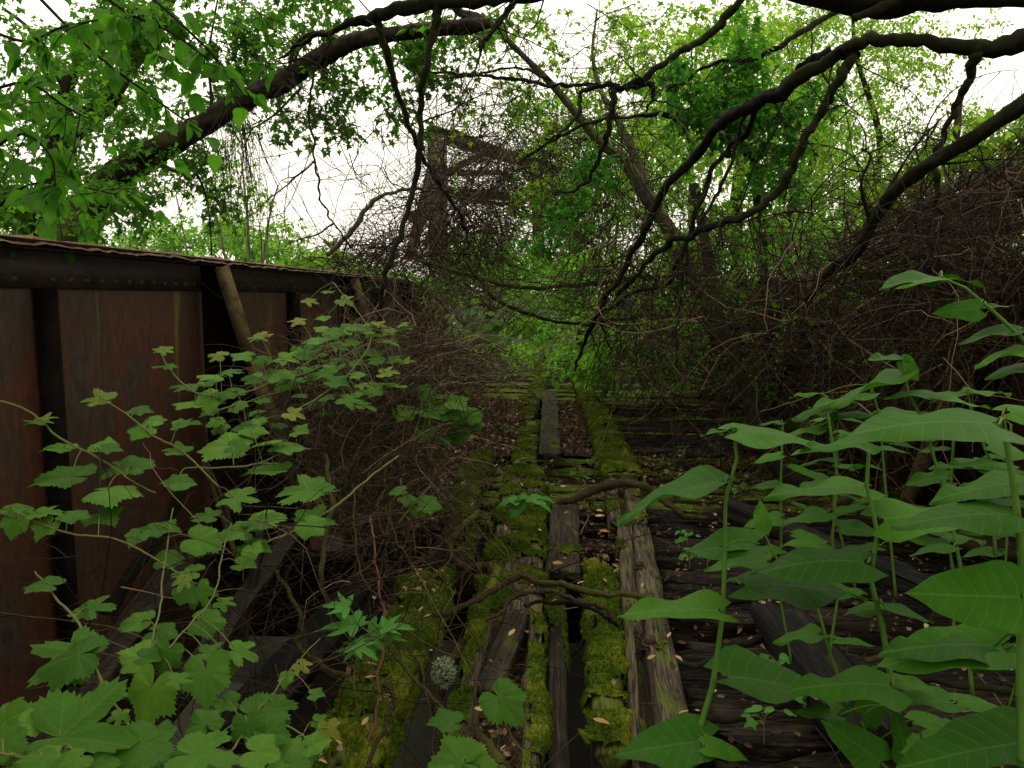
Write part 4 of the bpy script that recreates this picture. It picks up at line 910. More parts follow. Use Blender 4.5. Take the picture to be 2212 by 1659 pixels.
for pts in ([(2300, 180, 3.5, 66), (2212, 225, 3.6, 52), (2100, 300, 3.8, 46), (2000, 360, 4, 42), (1940, 405, 4.2, 38), (1890, 470, 4.4, 36), (1850, 545, 4.6, 34), (1790, 590, 4.8, 30), (1740, 650, 5, 20)],
            [(1880, 480, 4.4, 14), (1860, 400, 4.4, 9), (1880, 340, 4.4, 7), (1860, 320, 4.4, 5)], [(1900, 450, 4.4, 10), (1960, 340, 4.5, 7), (2010, 280, 4.6, 5), (2050, 240, 4.7, 3)]):
    limb('limb', '', '', pts, 'bark_dark', n=80, sides=14, rough=.4, parent=rt2)
limb('top_trunk', 'massive black trunk crossing the top right corner', 'branch', [(1560, -50, 3, 40), (1780, -10, 3, 60), (1880, 0, 3, 84), (2000, -12, 3, 90), (2212, -30, 3, 90), (2400, -60, 3, 100)], n=60, sides=16, rough=.3)
limb('broken_stub', 'short broken stub under the massive black trunk', 'branch', [(1960, -10, 2.95, 30), (1900, 18, 2.95, 26), (1858, 34, 2.95, 22), (1842, 40, 2.95, 20)], n=24, rough=.4)
ct = root_at('crooked_tree', P(1460, 640, 8), 'pale barked crooked tree in the middle, half hidden by twigs')
for pts in ([(1560, 760, 8.4, 44), (1480, 560, 8.2, 40), (1400, 430, 8, 36), (1350, 350, 7.9, 32), (1300, 310, 7.8, 28), (1240, 240, 7.6, 22), (1190, 180, 7.5, 19), (1130, 120, 7.4, 16), (1080, 70, 7.3, 14), (1040, 30, 7.3, 12)],
            [(1400, 430, 8, 28), (1375, 350, 8, 26), (1340, 270, 8, 20), (1300, 200, 8, 14), (1280, 120, 8, 9), (1290, 20, 8, 5)]):
    limb('trunk', '', '', pts, 'bark_pale', n=50, sides=10, parent=ct)
mt = root_at('middle_limb', P(1500, 60, 6), 'dark crooked limb with an elbow above the centre', 'branch')
for pts in ([(1660, -60, 5.8, 30), (1580, 20, 5.9, 26), (1540, 70, 6, 24), (1470, 110, 6, 20), (1400, 160, 6, 20), (1340, 190, 6, 20), (1310, 182, 6, 16), (1258, 200, 6, 12), (1250, 245, 6, 11), (1205, 290, 6, 9), (1180, 300, 6, 7)],
            [(1350, 192, 6, 15), (1400, 182, 6, 14), (1412, 205, 6, 11), (1395, 240, 6, 5)],
            [(1330, 190, 6, 18), (1320, 250, 6, 20), (1300, 330, 6.2, 14), (1260, 400, 6.4, 10), (1200, 420, 6.5, 7)],
            [(1830, 10, 6.6, 20), (1700, 90, 6.5, 16), (1620, 130, 6.5, 12), (1540, 140, 6.5, 10), (1440, 200, 6.5, 8)],
            [(890, 155, 7, 7), (1000, 160, 7, 9), (1100, 170, 7, 10), (1200, 185, 7, 10), (1290, 180, 6.8, 10)],
            [(890, 120, 7, 4), (1000, 165, 7, 6), (1110, 145, 7, 7), (1190, 175, 7, 8)],
            [(1130, 345, 6.8, 8), (1200, 300, 6.5, 9), (1290, 260, 6.4, 10), (1400, 250, 6.6, 12), (1500, 250, 7, 26), (1560, 290, 7.2, 34), (1630, 350, 7.4, 30), (1640, 500, 7.6, 32), (1660, 680, 7.8, 34), (1660, 860, 7.9, 36)]):
    limb('limb', '', '', pts, 'bark_dark', n=80, sides=9, rough=.45, wob=.03, parent=mt)
tr3 = root_at('slender_tree', P(1700, 1040, 6.2), 'slender dark trunk leaning out of the brush behind the ties')
limb('trunk', '', '', [(1745, 1050, 6.0, 64), (1690, 1020, 6.1, 52), (1650, 960, 6.2, 46), (1625, 880, 6.4, 40), (1590, 780, 6.6, 36), (1550, 680, 6.8, 32), (1530, 560, 7, 30), (1500, 400, 7.2, 26)], 'bark', n=60, sides=12, parent=tr3)
sap = root_at('thin_trunk', P(2120, 800, 6), 'thin upright trunk deep in the brown brush at right')
limb('trunk', '', '', [(2100, 940, 6, 50), (2120, 800, 6, 44), (2140, 640, 6, 38), (2110, 480, 6.2, 30), (2080, 360, 6.4, 22)], 'bark_dark', n=40, parent=sap)
limb('bent_bough', 'pale bent bough arching left of the steel tower', 'branch', [(705, 550, 10, 12), (760, 500, 10, 14), (800, 440, 10, 12), (860, 412, 10, 9), (920, 410, 10, 9), (1010, 430, 10, 8), (1100, 440, 10.2, 8), (1180, 415, 10.4, 7)], 'bark_pale', n=50, wob=.03)
limb('low_bough', 'long thin bough reaching across the middle above the track', 'branch', [(900, 560, 9, 9), (1000, 590, 8.8, 10), (1120, 620, 8.6, 11), (1250, 615, 8.4, 11), (1400, 600, 8.2, 10), (1560, 590, 8, 10)], 'bark', n=50, wob=.03)
limb('low_bough', 'dark thin bough sagging over the end of the clear deck', 'branch', [(1000, 560, 8, 8), (1080, 650, 7.8, 10), (1180, 690, 7.5, 9), (1260, 700, 7.3, 9), (1330, 690, 7.2, 8), (1470, 680, 7.2, 8), (1600, 710, 7.2, 6)], 'bark_dark', n=50, wob=.03)

sprout(oh, 9, .6); sprout(rt, 12, .6); sprout(rt2, 10, .5); sprout(mt, 9, .6); sprout(ct, 14, .7); sprout(lt, 12, .7)
# --- foliage of the middle and right
foliage_on(ct, [(1380, 120, 8.5, 150, 140, 1.2, 70), (1260, 60, 8.5, 90, 60, 1, 24), (1290, 200, 8.2, 60, 50, .8, 14), (1500, 330, 8.5, 120, 100, 1, 50), (1150, 300, 8.5, 90, 60, 1, 20), (1010, 110, 8, 60, 60, .6, 20), (1090, 230, 8, 110, 70, .8, 26), (1000, 300, 8.2, 60, 40, .6, 8), (1180, 60, 8, 80, 60, .8, 16), (1200, 420, 8.6, 120, 60, 1, 24), (1440, 200, 8.5, 110, 110, 1, 50)], 13, .4, .075, T_LOBE, 'fol_bright', .15)
iv = root_at('ivy_clump', P(1620, 200, 7), 'mass of deep green climbing leaves hanging around the middle limb', 'vine')
foliage_on(iv, [(1600, 130, 6.6, 60, 110, .5, 60), (1560, 240, 6.8, 130, 50, .6, 70), (1680, 230, 6.7, 60, 90, .5, 50), (1650, 350, 6.8, 70, 80, .5, 40), (1460, 190, 6.8, 70, 40, .5, 26), (1200, 480, 7.6, 50, 110, .6, 30), (1290, 330, 7, 60, 60, .6, 22)], 14, .32, .085, T_LOBE, 'fol_ivy', .25)
lo = root_at('feathery_tree', P(1900, 600, 13), 'bright green feathery leaved tree beyond the brush on the right')
for pts in ([(1900, 700, 13, 26), (1880, 480, 13, 22), (1900, 300, 13, 18), (1850, 120, 13, 12), (1840, -30, 13, 8)], [(1690, 700, 12.5, 30), (1700, 480, 12.5, 26), (1760, 330, 12.5, 18), (1745, 180, 12.6, 12)], [(2020, 560, 11, 16), (2060, 340, 11, 20), (2075, 200, 11, 14)]):
    limb('trunk', '', '', pts, 'bark', n=30, sides=8, parent=lo)
foliage_on(lo, [(1840, 200, 13, 210, 170, 2, 360), (1760, 360, 12, 160, 100, 1.5, 170), (1940, 400, 12.5, 150, 90, 1.5, 170), (1760, 60, 13, 160, 90, 1.6, 160), (1960, 130, 13, 110, 90, 1.5, 110), (2060, 310, 12, 100, 80, 1.5, 80), (2130, 240, 12, 50, 40, 1, 10)], 20, .55, .075, T_DIAM, 'fol_bright', .12, flat=.8)
lo2 = root_at('tall_tree', P(1620, 500, 12), 'tall loose leaved tree behind the middle limb')
foliage_on(lo2, [(1540, 80, 11, 130, 120, 1.5, 120), (1420, 60, 12, 120, 80, 1.5, 60), (1560, 330, 11, 150, 120, 1.5, 140), (1660, 180, 11.5, 120, 150, 1.5, 110), (1380, 330, 12, 100, 90, 1.5, 60), (1700, 30, 12, 120, 60, 1.5, 60)], 15, .5, .085, T_LOBE, 'fol_bright', .15)
limb('trunk', '', '', [(1600, 700, 12, 40), (1590, 450, 12, 34), (1610, 250, 12, 26), (1590, 100, 12, 18), (1600, -40, 12, 12)], 'bark', n=30, parent=lo2)
bv = root_at('brush_top_vine', P(2150, 330, 6), 'bright yellow green vine leaves growing over the top of the brown brush', 'vine')
foliage_on(bv, [(2140, 320, 6, 90, 40, .5, 44), (2040, 350, 6.4, 60, 25, .4, 18), (2205, 280, 5.8, 40, 30, .4, 16), (2010, 420, 6.4, 100, 30, .5, 26)], 9, .3, .11, T_LOBE, 'fol_bright', .1)

# --- masses of growth beyond the end of the deck
def bush(name, label, cat, regs, mat, per, tlen, leaf, tmpl, base, group=None, stems=6, droop=.1):
    r = root_at(name, base, label, cat, group); foliage_on(r, regs, per, tlen, leaf, tmpl, mat, droop, flat=.88); return r
und = [((1360, 650, 12.5, 120, 90, 1.4, 70), 'leafy bush right of the far track end'), ((1190, 625, 24, 220, 55, 3, 260), 'far green thicket closing the view down the track'), ((1130, 570, 16, 160, 70, 2, 110), 'rounded green bush behind the track end'),
       ((1420, 760, 10, 190, 80, 1.5, 130), 'low leafy bush behind the dark hanging limbs'), ((1560, 640, 11.5, 220, 130, 1.6, 190), 'tall green bush showing through the brown brush'), ((1300, 470, 15, 190, 120, 2, 190), 'pale green bush above the bough in the middle'),
       ((1010, 570, 14, 110, 70, 2, 100), 'green bush at the foot of the steel tower'), ((1760, 560, 11.5, 200, 120, 2, 150), 'green bush behind the brush under the feathery tree'), ((2080, 560, 10, 160, 140, 1.5, 130), 'green bush showing through brush at right'),
       ((1800, 780, 9.5, 200, 90, 1, 80), 'shaded bush low behind the brush'), ((2150, 760, 8.5, 120, 120, 1, 60), 'shaded bush low at the right edge'), ((1130, 715, 15.5, 80, 30, 1, 40), 'low plants filling the gap between the last mossy timbers'), ((1220, 600, 20, 200, 70, 2, 150), 'sunlit green bank behind the vanishing track'), ((930, 620, 13, 60, 40, 1, 40), 'small bush past the rounded girder end')]
for (rg, lb) in und:
    b0 = P(rg[0], rg[1] + rg[4] * .8, rg[2]); bush('bush', lb, 'bush', [rg], 'fol_under', 16, .5, .13 if rg[2] > 9 else .1, T_OVAL if rg[2] < 12 else T_DIAM, b0, 'bushes beyond the end of the deck')
# low plants covering the bank
n = 2600; c = np.stack([-7 + 22 * rng.random(n), 12.5 + 22 * rng.random(n) ** 1.3, np.zeros(n)], 1)
c = c[(c[:, 1] > 14.2) | (c[:, 0] > 3.3) | (c[:, 0] < -2.9)]; n = len(c)
cl_ = np.array([mn.noise(Vector((x * .7, y * .7, 2))) for x, y, z in c]); c[:, 2] = -.25 + (.55 + .7 * np.maximum(0, cl_)) * rng.random(n) + .015 * (c[:, 1] - 15)
al, at = Acc(), Acc(); leafy_twigs(c, 12, .45, .13, T_OVAL, al, at, .05, flat=.92)
tag(link('undergrowth', al.mesh('undergrowth', M['fol_under'])), 'bright green low undergrowth carpeting the bank beyond the bridge', kind='stuff')
tag(link('undergrowth_stems', at.mesh('undergrowth_stems', M['twig_dark'])), 'thin stems under the low green undergrowth', 'undergrowth', kind='stuff')
bw = root_at('brush_leaves', P(1750, 650, 7), 'scattered small green leaves sprouting through the brown brush', 'vine')
foliage_on(bw, [(1500, 560, 7.2, 170, 120, 1, 60), (1700, 500, 7.2, 160, 70, 1, 46), (1850, 640, 6.8, 200, 120, 1, 50), (2050, 520, 6.5, 120, 80, .8, 34), (1450, 760, 7.6, 150, 70, .8, 40), (1980, 780, 6.3, 150, 60, .8, 36), (1620, 860, 7.4, 120, 40, .6, 24)], 9, .35, .075, T_OVAL, 'fol_under', .1, flat=.8)
# tall screen of trees far behind
for i, (px, py, d, rx, ry, n, lb) in enumerate([(1250, 330, 22, 220, 150, 170, 'tall pale tree far behind the middle twigs'), (1500, 250, 24, 220, 260, 260, 'tall pale tree far behind the ivy'), (1780, 330, 24, 200, 230, 220, 'tall pale tree far behind the feathery one'), (1330, 560, 22, 300, 140, 240, 'dense far tree low behind the bushes'),
        (2080, 520, 20, 240, 90, 200, 'dense far tree at right beneath the open sky'), (1700, 560, 20, 300, 150, 260, 'dense far tree behind the brush'), (1050, 590, 26, 150, 70, 90, 'low far tree left of the track end')]):
    r = root_at('far_tree', P(px, 700, d), lb, 'tree', 'trees far behind'); foliage_on(r, [(px, py, d, rx, ry, 3, n)], 18, 1.0, .2, T_DIAM, 'fol_far', .1, tr=.008)
    limb('trunk', '', '', [(px, 760, d, 22), (px + 10, 640, d, 18), (px - 8, (py + 640) / 2, d, 14), (px + 5, py - ry * .6, d, 7)], 'bark', n=20, parent=r)
# left background
for i, (px, py, d, rx, ry, n, lb) in enumerate([(40, 500, 26, 130, 60, 110, 'pale green bush line behind the two left trunks'), (270, 510, 28, 130, 50, 120, 'pale green bush between trunk and hanging vines'), (430, 500, 26, 110, 60, 120, 'pale green bush behind the hanging vines'), (560, 540, 22, 100, 40, 90, 'low pale green bush above the girder'),
        (680, 570, 20, 90, 30, 60, 'low bush above the girder near the twig pile'), (800, 565, 24, 90, 28, 50, 'low bush between twig pile and steel tower')]):
    r = root_at('river_bush', P(px, 640, d), lb, 'bush', 'bushes along the far bank'); foliage_on(r, [(px, py + 14, d, rx, ry, 3, n)], 20, 1.0, .2, T_DIAM, 'fol_far', .1, tr=.008)
sp = root_at('slender_sapling', P(560, 600, 15), 'slender pale green sapling standing beyond the hanging vines')
for pts in ([(540, 640, 15, 9), (535, 480, 15, 7), (520, 330, 15, 4)], [(560, 640, 15, 8), (580, 480, 15, 6), (600, 400, 15, 3)], [(500, 640, 15, 6), (470, 480, 15, 5), (430, 400, 15, 3)], [(420, 640, 15, 6), (400, 520, 15, 4), (380, 420, 15, 3)]):
    limb('stem', '', '', pts, 'bark_pale', n=20, sides=6, parent=sp)
foliage_on(sp, [(530, 340, 15, 60, 80, .8, 40), (580, 440, 15, 70, 70, .8, 34), (480, 420, 15, 70, 60, .8, 20), (610, 500, 15, 60, 30, .8, 16), (420, 440, 15, 60, 50, .8, 14)], 13, .6, .09, T_DIAM, 'fol_bright', .15, tr=.004)
sb = root_at('shore_shrub', P(690, 560, 16), 'small bright shrub at the edge of the twig pile on the girder'); foliage_on(sb, [(690, 545, 16, 60, 26, .6, 24)], 12, .4, .1, T_LOBE, 'fol_bright')

# the crowns these limbs belong to: they roof the bridge above and behind the viewer
for nm, x0, x1, y0, y1, n, lb in (('canopy_tree', -1.5, 7.5, -9, 6.5, 2000, 'leafy crown of the right hand trees roofing the deck'), ('canopy_tree', -8, -1.5, -9, 5.5, 1400, 'leafy crown of the left hand trees above the girder')):
    c = np.stack([x0 + (x1 - x0) * rng.random(n), y0 + (y1 - y0) * rng.random(n), rng.random(n)], 1)
    c[:, 2] = np.maximum(3.9, 3.0 + .47 * c[:, 1]) + 2.6 * c[:, 2]
    xb = 6.5 if x0 > -5 else -8
    r = root_at(nm, (xb, -3, -.3), lb); al, at = Acc(), Acc(); leafy_twigs(c, 14, .6, .15, T_DIAM, al, at, .15, twig_r=.006, flat=.85); shift(al, r.location); shift(at, r.location)
    leaves_obj('foliage', al, 'fol_near', r); leaves_obj('twigs', at, 'twig_dark', r)
    W = resample([(xb, -3, -1), (xb * .97, -3, 2), (xb * .75, -2.5, 5), (xb * .3, -1, 7)], 20) - np.array(r.location); link('trunk', mesh_np('trunk', *tube(W, np.linspace(.25, .08, 20), 10, .2), M['bark'], True), r)

# ================================================================= BRUSH AND TANGLES
def tangle(name, label, parts, mat='twig', K=9):
    """parts: list of (starts, dirs, length, radius, jitter, gravity)"""
    a = Acc()
    for (st, dr, ln, rad, jit, gr) in parts:
        n = len(st); L = ln * (.5 + rng.random(n)); pts = walk(st, dr, L, K, jit, gr)
        r0 = rad * (.4 + .9 * rng.random((n, 1)) ** 1.6); rr = r0 * np.linspace(1, .35, K)[None]
        a.add(*tubes_batch(pts, rr))
        # side twiglets
        k = rng.integers(1, K - 2, n); s2 = pts[np.arange(n), k]; p2 = walk(s2, rng.normal(size=(n, 3)), L * .3, 5, jit * 1.4, gr * .6)
        a.add(*tubes_batch(p2, r0 * np.linspace(.5, .2, 5)[None]))
    return tag(link(name, a.mesh(name, M[mat])), label, 'brush', kind='stuff')
def rd(n, b=(0, 0, 0), s=(1, 1, 1)): return rng.normal(size=(n, 3)) * np.array(s) + np.array(b)
RP = [(1260, 520), (1500, 470), (1750, 450), (1950, 400), (2230, 300), (2230, 1000), (1800, 960), (1560, 930), (1350, 850), (1260, 700)]
tangle('brush', 'dense brown wall of dry vines heaped over the right girder', [
    (poly_sample(1500, RP, 5.0, 8.5), rd(1500, (.1, .1, .1), (1, .5, .7)), .9, .006, .22, .02),
    (poly_sample(1000, [(1700, 500), (2280, 300), (2280, 960), (1750, 900)], 4.3, 6.6), rd(1000, (.1, 0, -.6), (.7, .5, .6)), 1.0, .005, .26, .03),
    (poly_sample(420, [(1950, 470), (2300, 400), (2300, 800), (2000, 780)], 4.0, 5.2), rd(420, (.1, 0, .1), (1, .5, .8)), .8, .005, .25, .03),
    (poly_sample(330, [(1280, 450), (1700, 420), (1700, 800), (1300, 780)], 6.0, 8.5), rd(330, (0, 0, -1.0), (.5, .4, .5)), 1.2, .0055, .15, .06),
    (poly_sample(420, [(1780, 540), (2230, 330), (2230, 480), (1900, 600)], 5.2, 6.5), rd(420, (1.2, -.5, .55), (.15, .2, .12)), 1.2, .008, .06, .0)], 'twig')
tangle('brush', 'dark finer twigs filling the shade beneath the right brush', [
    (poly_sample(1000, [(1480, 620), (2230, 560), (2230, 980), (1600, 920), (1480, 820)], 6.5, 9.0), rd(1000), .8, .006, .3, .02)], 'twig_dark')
tangle('twig_tangle', 'tangle of brown twigs hanging round the steel tower and centre', [
    (ell(620, 1010, 450, 11, 130, 130, 1.3), rd(620, (0, 0, -.4), (1, .5, .7)), 1.3, .008, .22, .05),
    (ell(480, 1150, 330, 9.5, 190, 80, 1.3), rd(480, (-.3, 0, -.4), (1, .5, .6)), 1.1, .006, .22, .05),
    (ell(60, 1060, 610, 9.5, 150, 50, 1), rd(60, (.5, 0, -.2), (1, .5, .3)), 1.2, .006, .18, .03),
    (ell(330, 1300, 400, 8.5, 170, 120, 1.2), rd(330, (-.2, 0, -.6), (.8, .5, .7)), 1.2, .006, .2, .05),
    (ell(130, 1370, 580, 7.5, 140, 110, .9), rd(130, (-.3, 0, -.7), (.8, .5, .6)), 1.1, .006, .2, .04)], 'twig')
tangle('twig_tangle', 'heap of twigs lying on the girder top and sagging off its far end', [
    (ell(260, 790, 560, 11, 110, 40, .7), rd(260, (.3, 0, .1), (1, .4, .5)), 1.1, .008, .28, .03),
    (ell(170, 910, 550, 10, 110, 50, .7), rd(170, (.6, 0, .2), (1, .4, .6)), 1.2, .008, .25, .04),
    (ell(90, 970, 640, 9, 100, 40, .7), rd(90, (.8, -.2, -.2), (1, .4, .4)), 1.2, .007, .2, .04)], 'twig')
tangle('hanging_twigs', 'sparse bare twigs hanging across the white sky', [
    (ell(34, 760, 260, 6.5, 130, 130, .6), rd(34, (.2, 0, -.9), (.5, .3, .4)), 1.3, .0045, .3, .05),
    (ell(110, 1010, 230, 6.5, 160, 100, .6), rd(110, (.2, 0, -.5), (1, .3, .4)), 1.0, .0045, .3, .05),
    (ell(14, 640, 360, 7, 90, 60, .6), rd(14, (.8, 0, -.2), (1, .3, .4)), 1.3, .004, .25, .03),
    (ell(26, 820, 430, 8, 110, 80, .6), rd(26, (.3, 0, -.3), (1, .3, .5)), 1.1, .004, .3, .04),
    (ell(90, 1300, 110, 7, 260, 90, .8), rd(90, (0, 0, -.6), (1, .4, .6)), .9, .0045, .16, .04)], 'twig_dark')
tangle('hanging_vines', 'bunch of thin vines hanging from the leaning limb down to the girder', [
    (ell(30, 515, 240, 7.4, 34, 20, .2), rd(30, (.1, 0, -1.6), (.35, .2, .15)), 1.9, .0036, .1, .02),
    (ell(26, 525, 270, 7.4, 45, 24, .2), rd(26, (.35, 0, -1.3), (.25, .2, .15)), 2.0, .0045, .1, .03),
    (ell(26, 470, 300, 7.4, 50, 40, .2), rd(26, (0, 0, -1.5), (.3, .2, .2)), 1.1, .004, .08, .02)], 'twig_dark')
tangle('bramble_pile', 'pile of dry brown brambles beside the girder left of the track', [
    (poly_sample(1900, [(600, 780), (760, 700), (980, 700), (1010, 830), (960, 960), (900, 1080), (760, 1120), (620, 980)], 3.9, 5.6), rd(1900, (.1, 0, .05), (1, .6, .7)), .5, .0032, .32, .03),
    (poly_sample(700, [(600, 800), (960, 720), (960, 800), (700, 860)], 4.2, 6.0), rd(700, (.8, 0, .25), (1, .4, .3)), .6, .0035, .2, .05),
    (poly_sample(260, [(720, 1000), (1000, 980), (980, 1200), (760, 1300)], 3.2, 4.6), rd(260, (0, 0, .3), (1, .6, .6)), .5, .0028, .2, .04),
    (poly_sample(180, [(1000, 720), (1090, 700), (1060, 840), (1000, 880)], 7.5, 9), rd(180, (0, 0, .8), (.5, .4, .5)), .9, .006, .15, .04)], 'twig_tan')
tangle('bramble_pile', 'thin dry stems woven through the vine leaves at lower left', [
    (poly_sample(170, [(50, 1250), (500, 1000), (800, 1150), (750, 1500), (300, 1640), (50, 1600)], 2.0, 3.0), rd(170, (.3, 0, .2), (1, .5, .6)), .5, .0022, .14, .03),
    (poly_sample(70, [(750, 1100), (1050, 1100), (900, 1600), (720, 1500)], 2.4, 3.2), rd(70, (.2, 0, -.6), (.7, .4, .6)), .5, .002, .1, .02)], 'twig')
a = Acc(); st = poly_sample(60, [(1380, 640), (1700, 620), (1720, 900), (1420, 860)], 5.6, 6.6); pts = walk(st, rd(60, (0, 0, 1), (.2, .2, .1)), np.full(60, .8), 9, .06, 0)
# individually placed dry canes curving at lower left of the deck
cane_specs = [([(600, 1240, 3.2, 9), (650, 1340, 3.1, 14), (640, 1390, 3.1, 14), (700, 1440, 3.0, 15), (800, 1480, 3, 15), (900, 1500, 3, 12)], 'thick dark cane curling through the black gap at left', 'rootbark'),
              ([(760, 1050, 3.6, 5), (780, 1240, 3.0, 6), (850, 1330, 2.6, 6), (930, 1530, 2.3, 6), (937, 1700, 2.1, 6)], 'pale dry cane falling from the brambles to the bottom edge', 'rootbark'),
              ([(700, 980, 3.4, 12), (715, 1100, 3.2, 14), (690, 1250, 3.0, 16), (750, 1350, 3, 10)], 'dark woody vine stem standing in the gap by the brambles', 'rootbark'),
              ([(830, 1100, 3, 4), (880, 1200, 2.9, 4), (1000, 1340, 2.8, 4), (1060, 1440, 2.8, 3)], 'thin cane trailing over the curled root', 'rootbark'),
              ([(780, 1700, 2.4, 9), (815, 1500, 2.6, 8), (825, 1330, 2.8, 8), (810, 1200, 2.9, 7), (800, 1120, 3, 5)], 'dark red upright stem of the maple seedling', 'stem_red'),
              ([(1050, 1115, 3.4, 5), (1090, 1190, 3.3, 5), (1130, 1240, 3.2, 4), (1010, 1120, 3.4, 4)], 'pale thin twig bent over the middle mossy timber', 'rootbark')]
for pts_, lb, m_ in cane_specs: limb('dry_cane', lb, 'cane', pts_, m_, n=40, sides=6, wob=.02, rough=.15)
for k, pts_ in enumerate(([(230, 1330, 2.8, 38), (290, 1230, 2.9, 36), (360, 1130, 3.0, 32), (390, 1060, 3.0, 26), (420, 960, 3.1, 14)], [(500, 1150, 3.1, 14), (480, 1080, 3.1, 16), (440, 1000, 3.1, 14), (520, 1230, 3.0, 12)])):
    limb('vine_trunk', ('thick dark woody vine trunk in front of the rusty girder panel', 'crooked brown woody vine stem beside the rusty panel')[k], 'vine', pts_, ('bark_dark', 'rootbark')[k], n=40, rough=.3)

# ================================================================= FOREGROUND VINES (LEFT)
def dl(px, py): return 1.25 + max(0, (1640 - py)) / 850 * 1.75 + (px - 300) * .0005
def vine_leaves(vines, leaves, kind_fn, group, petmat=None):
    """vines: list of (stem rows px,py,width, label, stem material); leaves: rows px,py,ang,size,face(,kind)"""
    data = []
    for pts, lb, nm, cat, mat, df in vines:
        rows = [(a, b, df(a, b), w * (.72 if nm == 'grape_vine' else .62)) for a, b, w in pts]
        if nm == 'knotweed':
            rr = np.array(rows); r = np.concatenate([rr[q] + (rr[q + 1] - rr[q]) * np.linspace(0, .97, 8)[:, None] for q in range(len(rr) - 1)] + [rr[-1:]])
            W = np.array([P(a, b, d) for a, b, d, w in r]); R = r[:, 3] * r[:, 2] / F / 2; R[::8] *= 1.28
        else:
            r = resample(rows, 40); W, R = pxpath(rows, 40, .004, rnd.random() * 40)
        data.append([r, W, R, lb, nm, cat, mat, [], df])
    for lf in leaves:
        best = min(range(len(data)), key=lambda i: ((data[i][0][:, 0] - lf[0]) ** 2 + (data[i][0][:, 1] - lf[1]) ** 2).min()); data[best][7].append(lf)
    for r, W, R, lb, nm, cat, mat, lv, df in data:
        p0 = W[0].copy(); acc = Acc(); tube(W - p0, R, 7, .1, 1, acc)
        todo = []
        for lf in lv:
            px, py, ang, size, face = lf[:5]; d = df(px, py) + rnd.uniform(-.07, .07)
            dd = ((r[:, 0] - px) ** 2 + (r[:, 1] - py) ** 2); k = int(dd.argmin()); base = P(px, py, d)
            if dd[k] ** .5 < 260:
                s = W[k]; mid = (s + base) / 2 + np.array([0, 0, .012]); tube(resample(np.array([s, mid, base]), 8) - p0, .0011 + .0000028 * size * d, 5, acc=acc)
            todo.append((lf[5] if len(lf) > 5 else kind_fn(), px, py, d, ang, size, face))
        o = tag(link(nm, acc.mesh(nm, M[mat], True), None, p0), lb, cat, group)
        for t_ in todo:
            px_leaf(t_[0], o, p0, *t_[1:])
A_ = lambda L, oy, ox=0: [((ox + a[0] * .36), (oy + a[1] * .36), a[2], a[3] * .36, *a[4:]) for a in L]
cropA = [(960, 745, 200, 60, .6, 'young'), (985, 750, 20, 80, .5), (1000, 850, 180, 120, .2), (1010, 850, -20, 70, .5), (1320, 780, 200, 90, .6, 'young'), (1560, 665, 200, 80, .5, 'young'), (1560, 670, -30, 80, .6, 'young'), (1140, 960, 190, 170, .35), (1300, 900, 200, 160, .3), (1370, 880, 10, 120, .3),
         (1480, 780, 200, 120, .3), (1500, 930, -60, 120, .5), (1640, 900, 190, 120, .5), (1660, 890, 10, 120, .4), (1650, 920, 90, 80, .5), (1560, 800, 20, 110, .4), (1700, 800, 30, 140, .4), (1660, 810, 200, 110, .3), (1270, 1040, 90, 150, .6), (1380, 1000, 160, 110, .4), (1390, 990, 10, 120, .3),
         (1170, 1060, 180, 180, .15), (1240, 1050, -170, 100, .3), (1080, 1190, 200, 70, .6), (1090, 1200, -20, 150, .5), (890, 1210, 190, 180, .4), (900, 1190, -20, 120, .6), (880, 1215, 140, 140, .3), (620, 1050, 160, 130, .5, 'young'), (600, 1040, 60, 60, .5, 'young'), (810, 1110, 190, 80, .4), (820, 1110, -5, 130, .15),
         (240, 1180, 180, 140, .15), (250, 1170, -50, 90, .5, 'young'), (620, 1330, -130, 130, .4), (630, 1335, 0, 140, .25), (385, 1340, 155, 170, .35), (1080, 1360, 190, 150, .45), (1390, 1330, 190, 250, .3), (1400, 1330, 0, 130, .4), (790, 1450, 190, 240, .4), (820, 1460, 0, 150, .3), (740, 1440, 120, 120, .6),
         (430, 1510, 175, 290, .3), (1640, 1290, 180, 180, .2), (1490, 1220, 220, 80, .5), (1500, 1220, 0, 160, .25), (1690, 1330, 10, 210, .3), (1650, 1470, 185, 230, .25), (1060, 1550, 190, 140, .3), (1070, 1545, -30, 130, .3), (640, 1590, 5, 250, .2), (1850, 1590, 190, 230, .4), (1870, 1570, -20, 180, .4),
         (1960, 400, -60, 60, .5, 'young'), (1850, 450, 30, 70, .6, 'young'), (2060, 450, 40, 80, .6, 'young'), (1800, 570, 170, 80, .4, 'young'), (1900, 700, 180, 120, .3), (1990, 640, 10, 130, .3), (2000, 720, 0, 120, .3), (1850, 780, 200, 110, .4), (1960, 890, 190, 150, .3), (2000, 940, 20, 130, .5), (2080, 1040, 10, 140, .4), (2150, 1080, 40, 150, .3),
         (2100, 620, 0, 110, .2), (2180, 640, 20, 90, .3), (1750, 1130, 20, 90, .5, 'young'), (1780, 1240, 30, 100, .4), (2100, 700, -20, 90, .4), (1950, 560, 200, 80, .4), (1820, 850, 20, 90, .4), (2050, 800, 200, 100, .4), (2130, 900, 0, 90, .4), (1560, 1180, 230, 80, .5)]
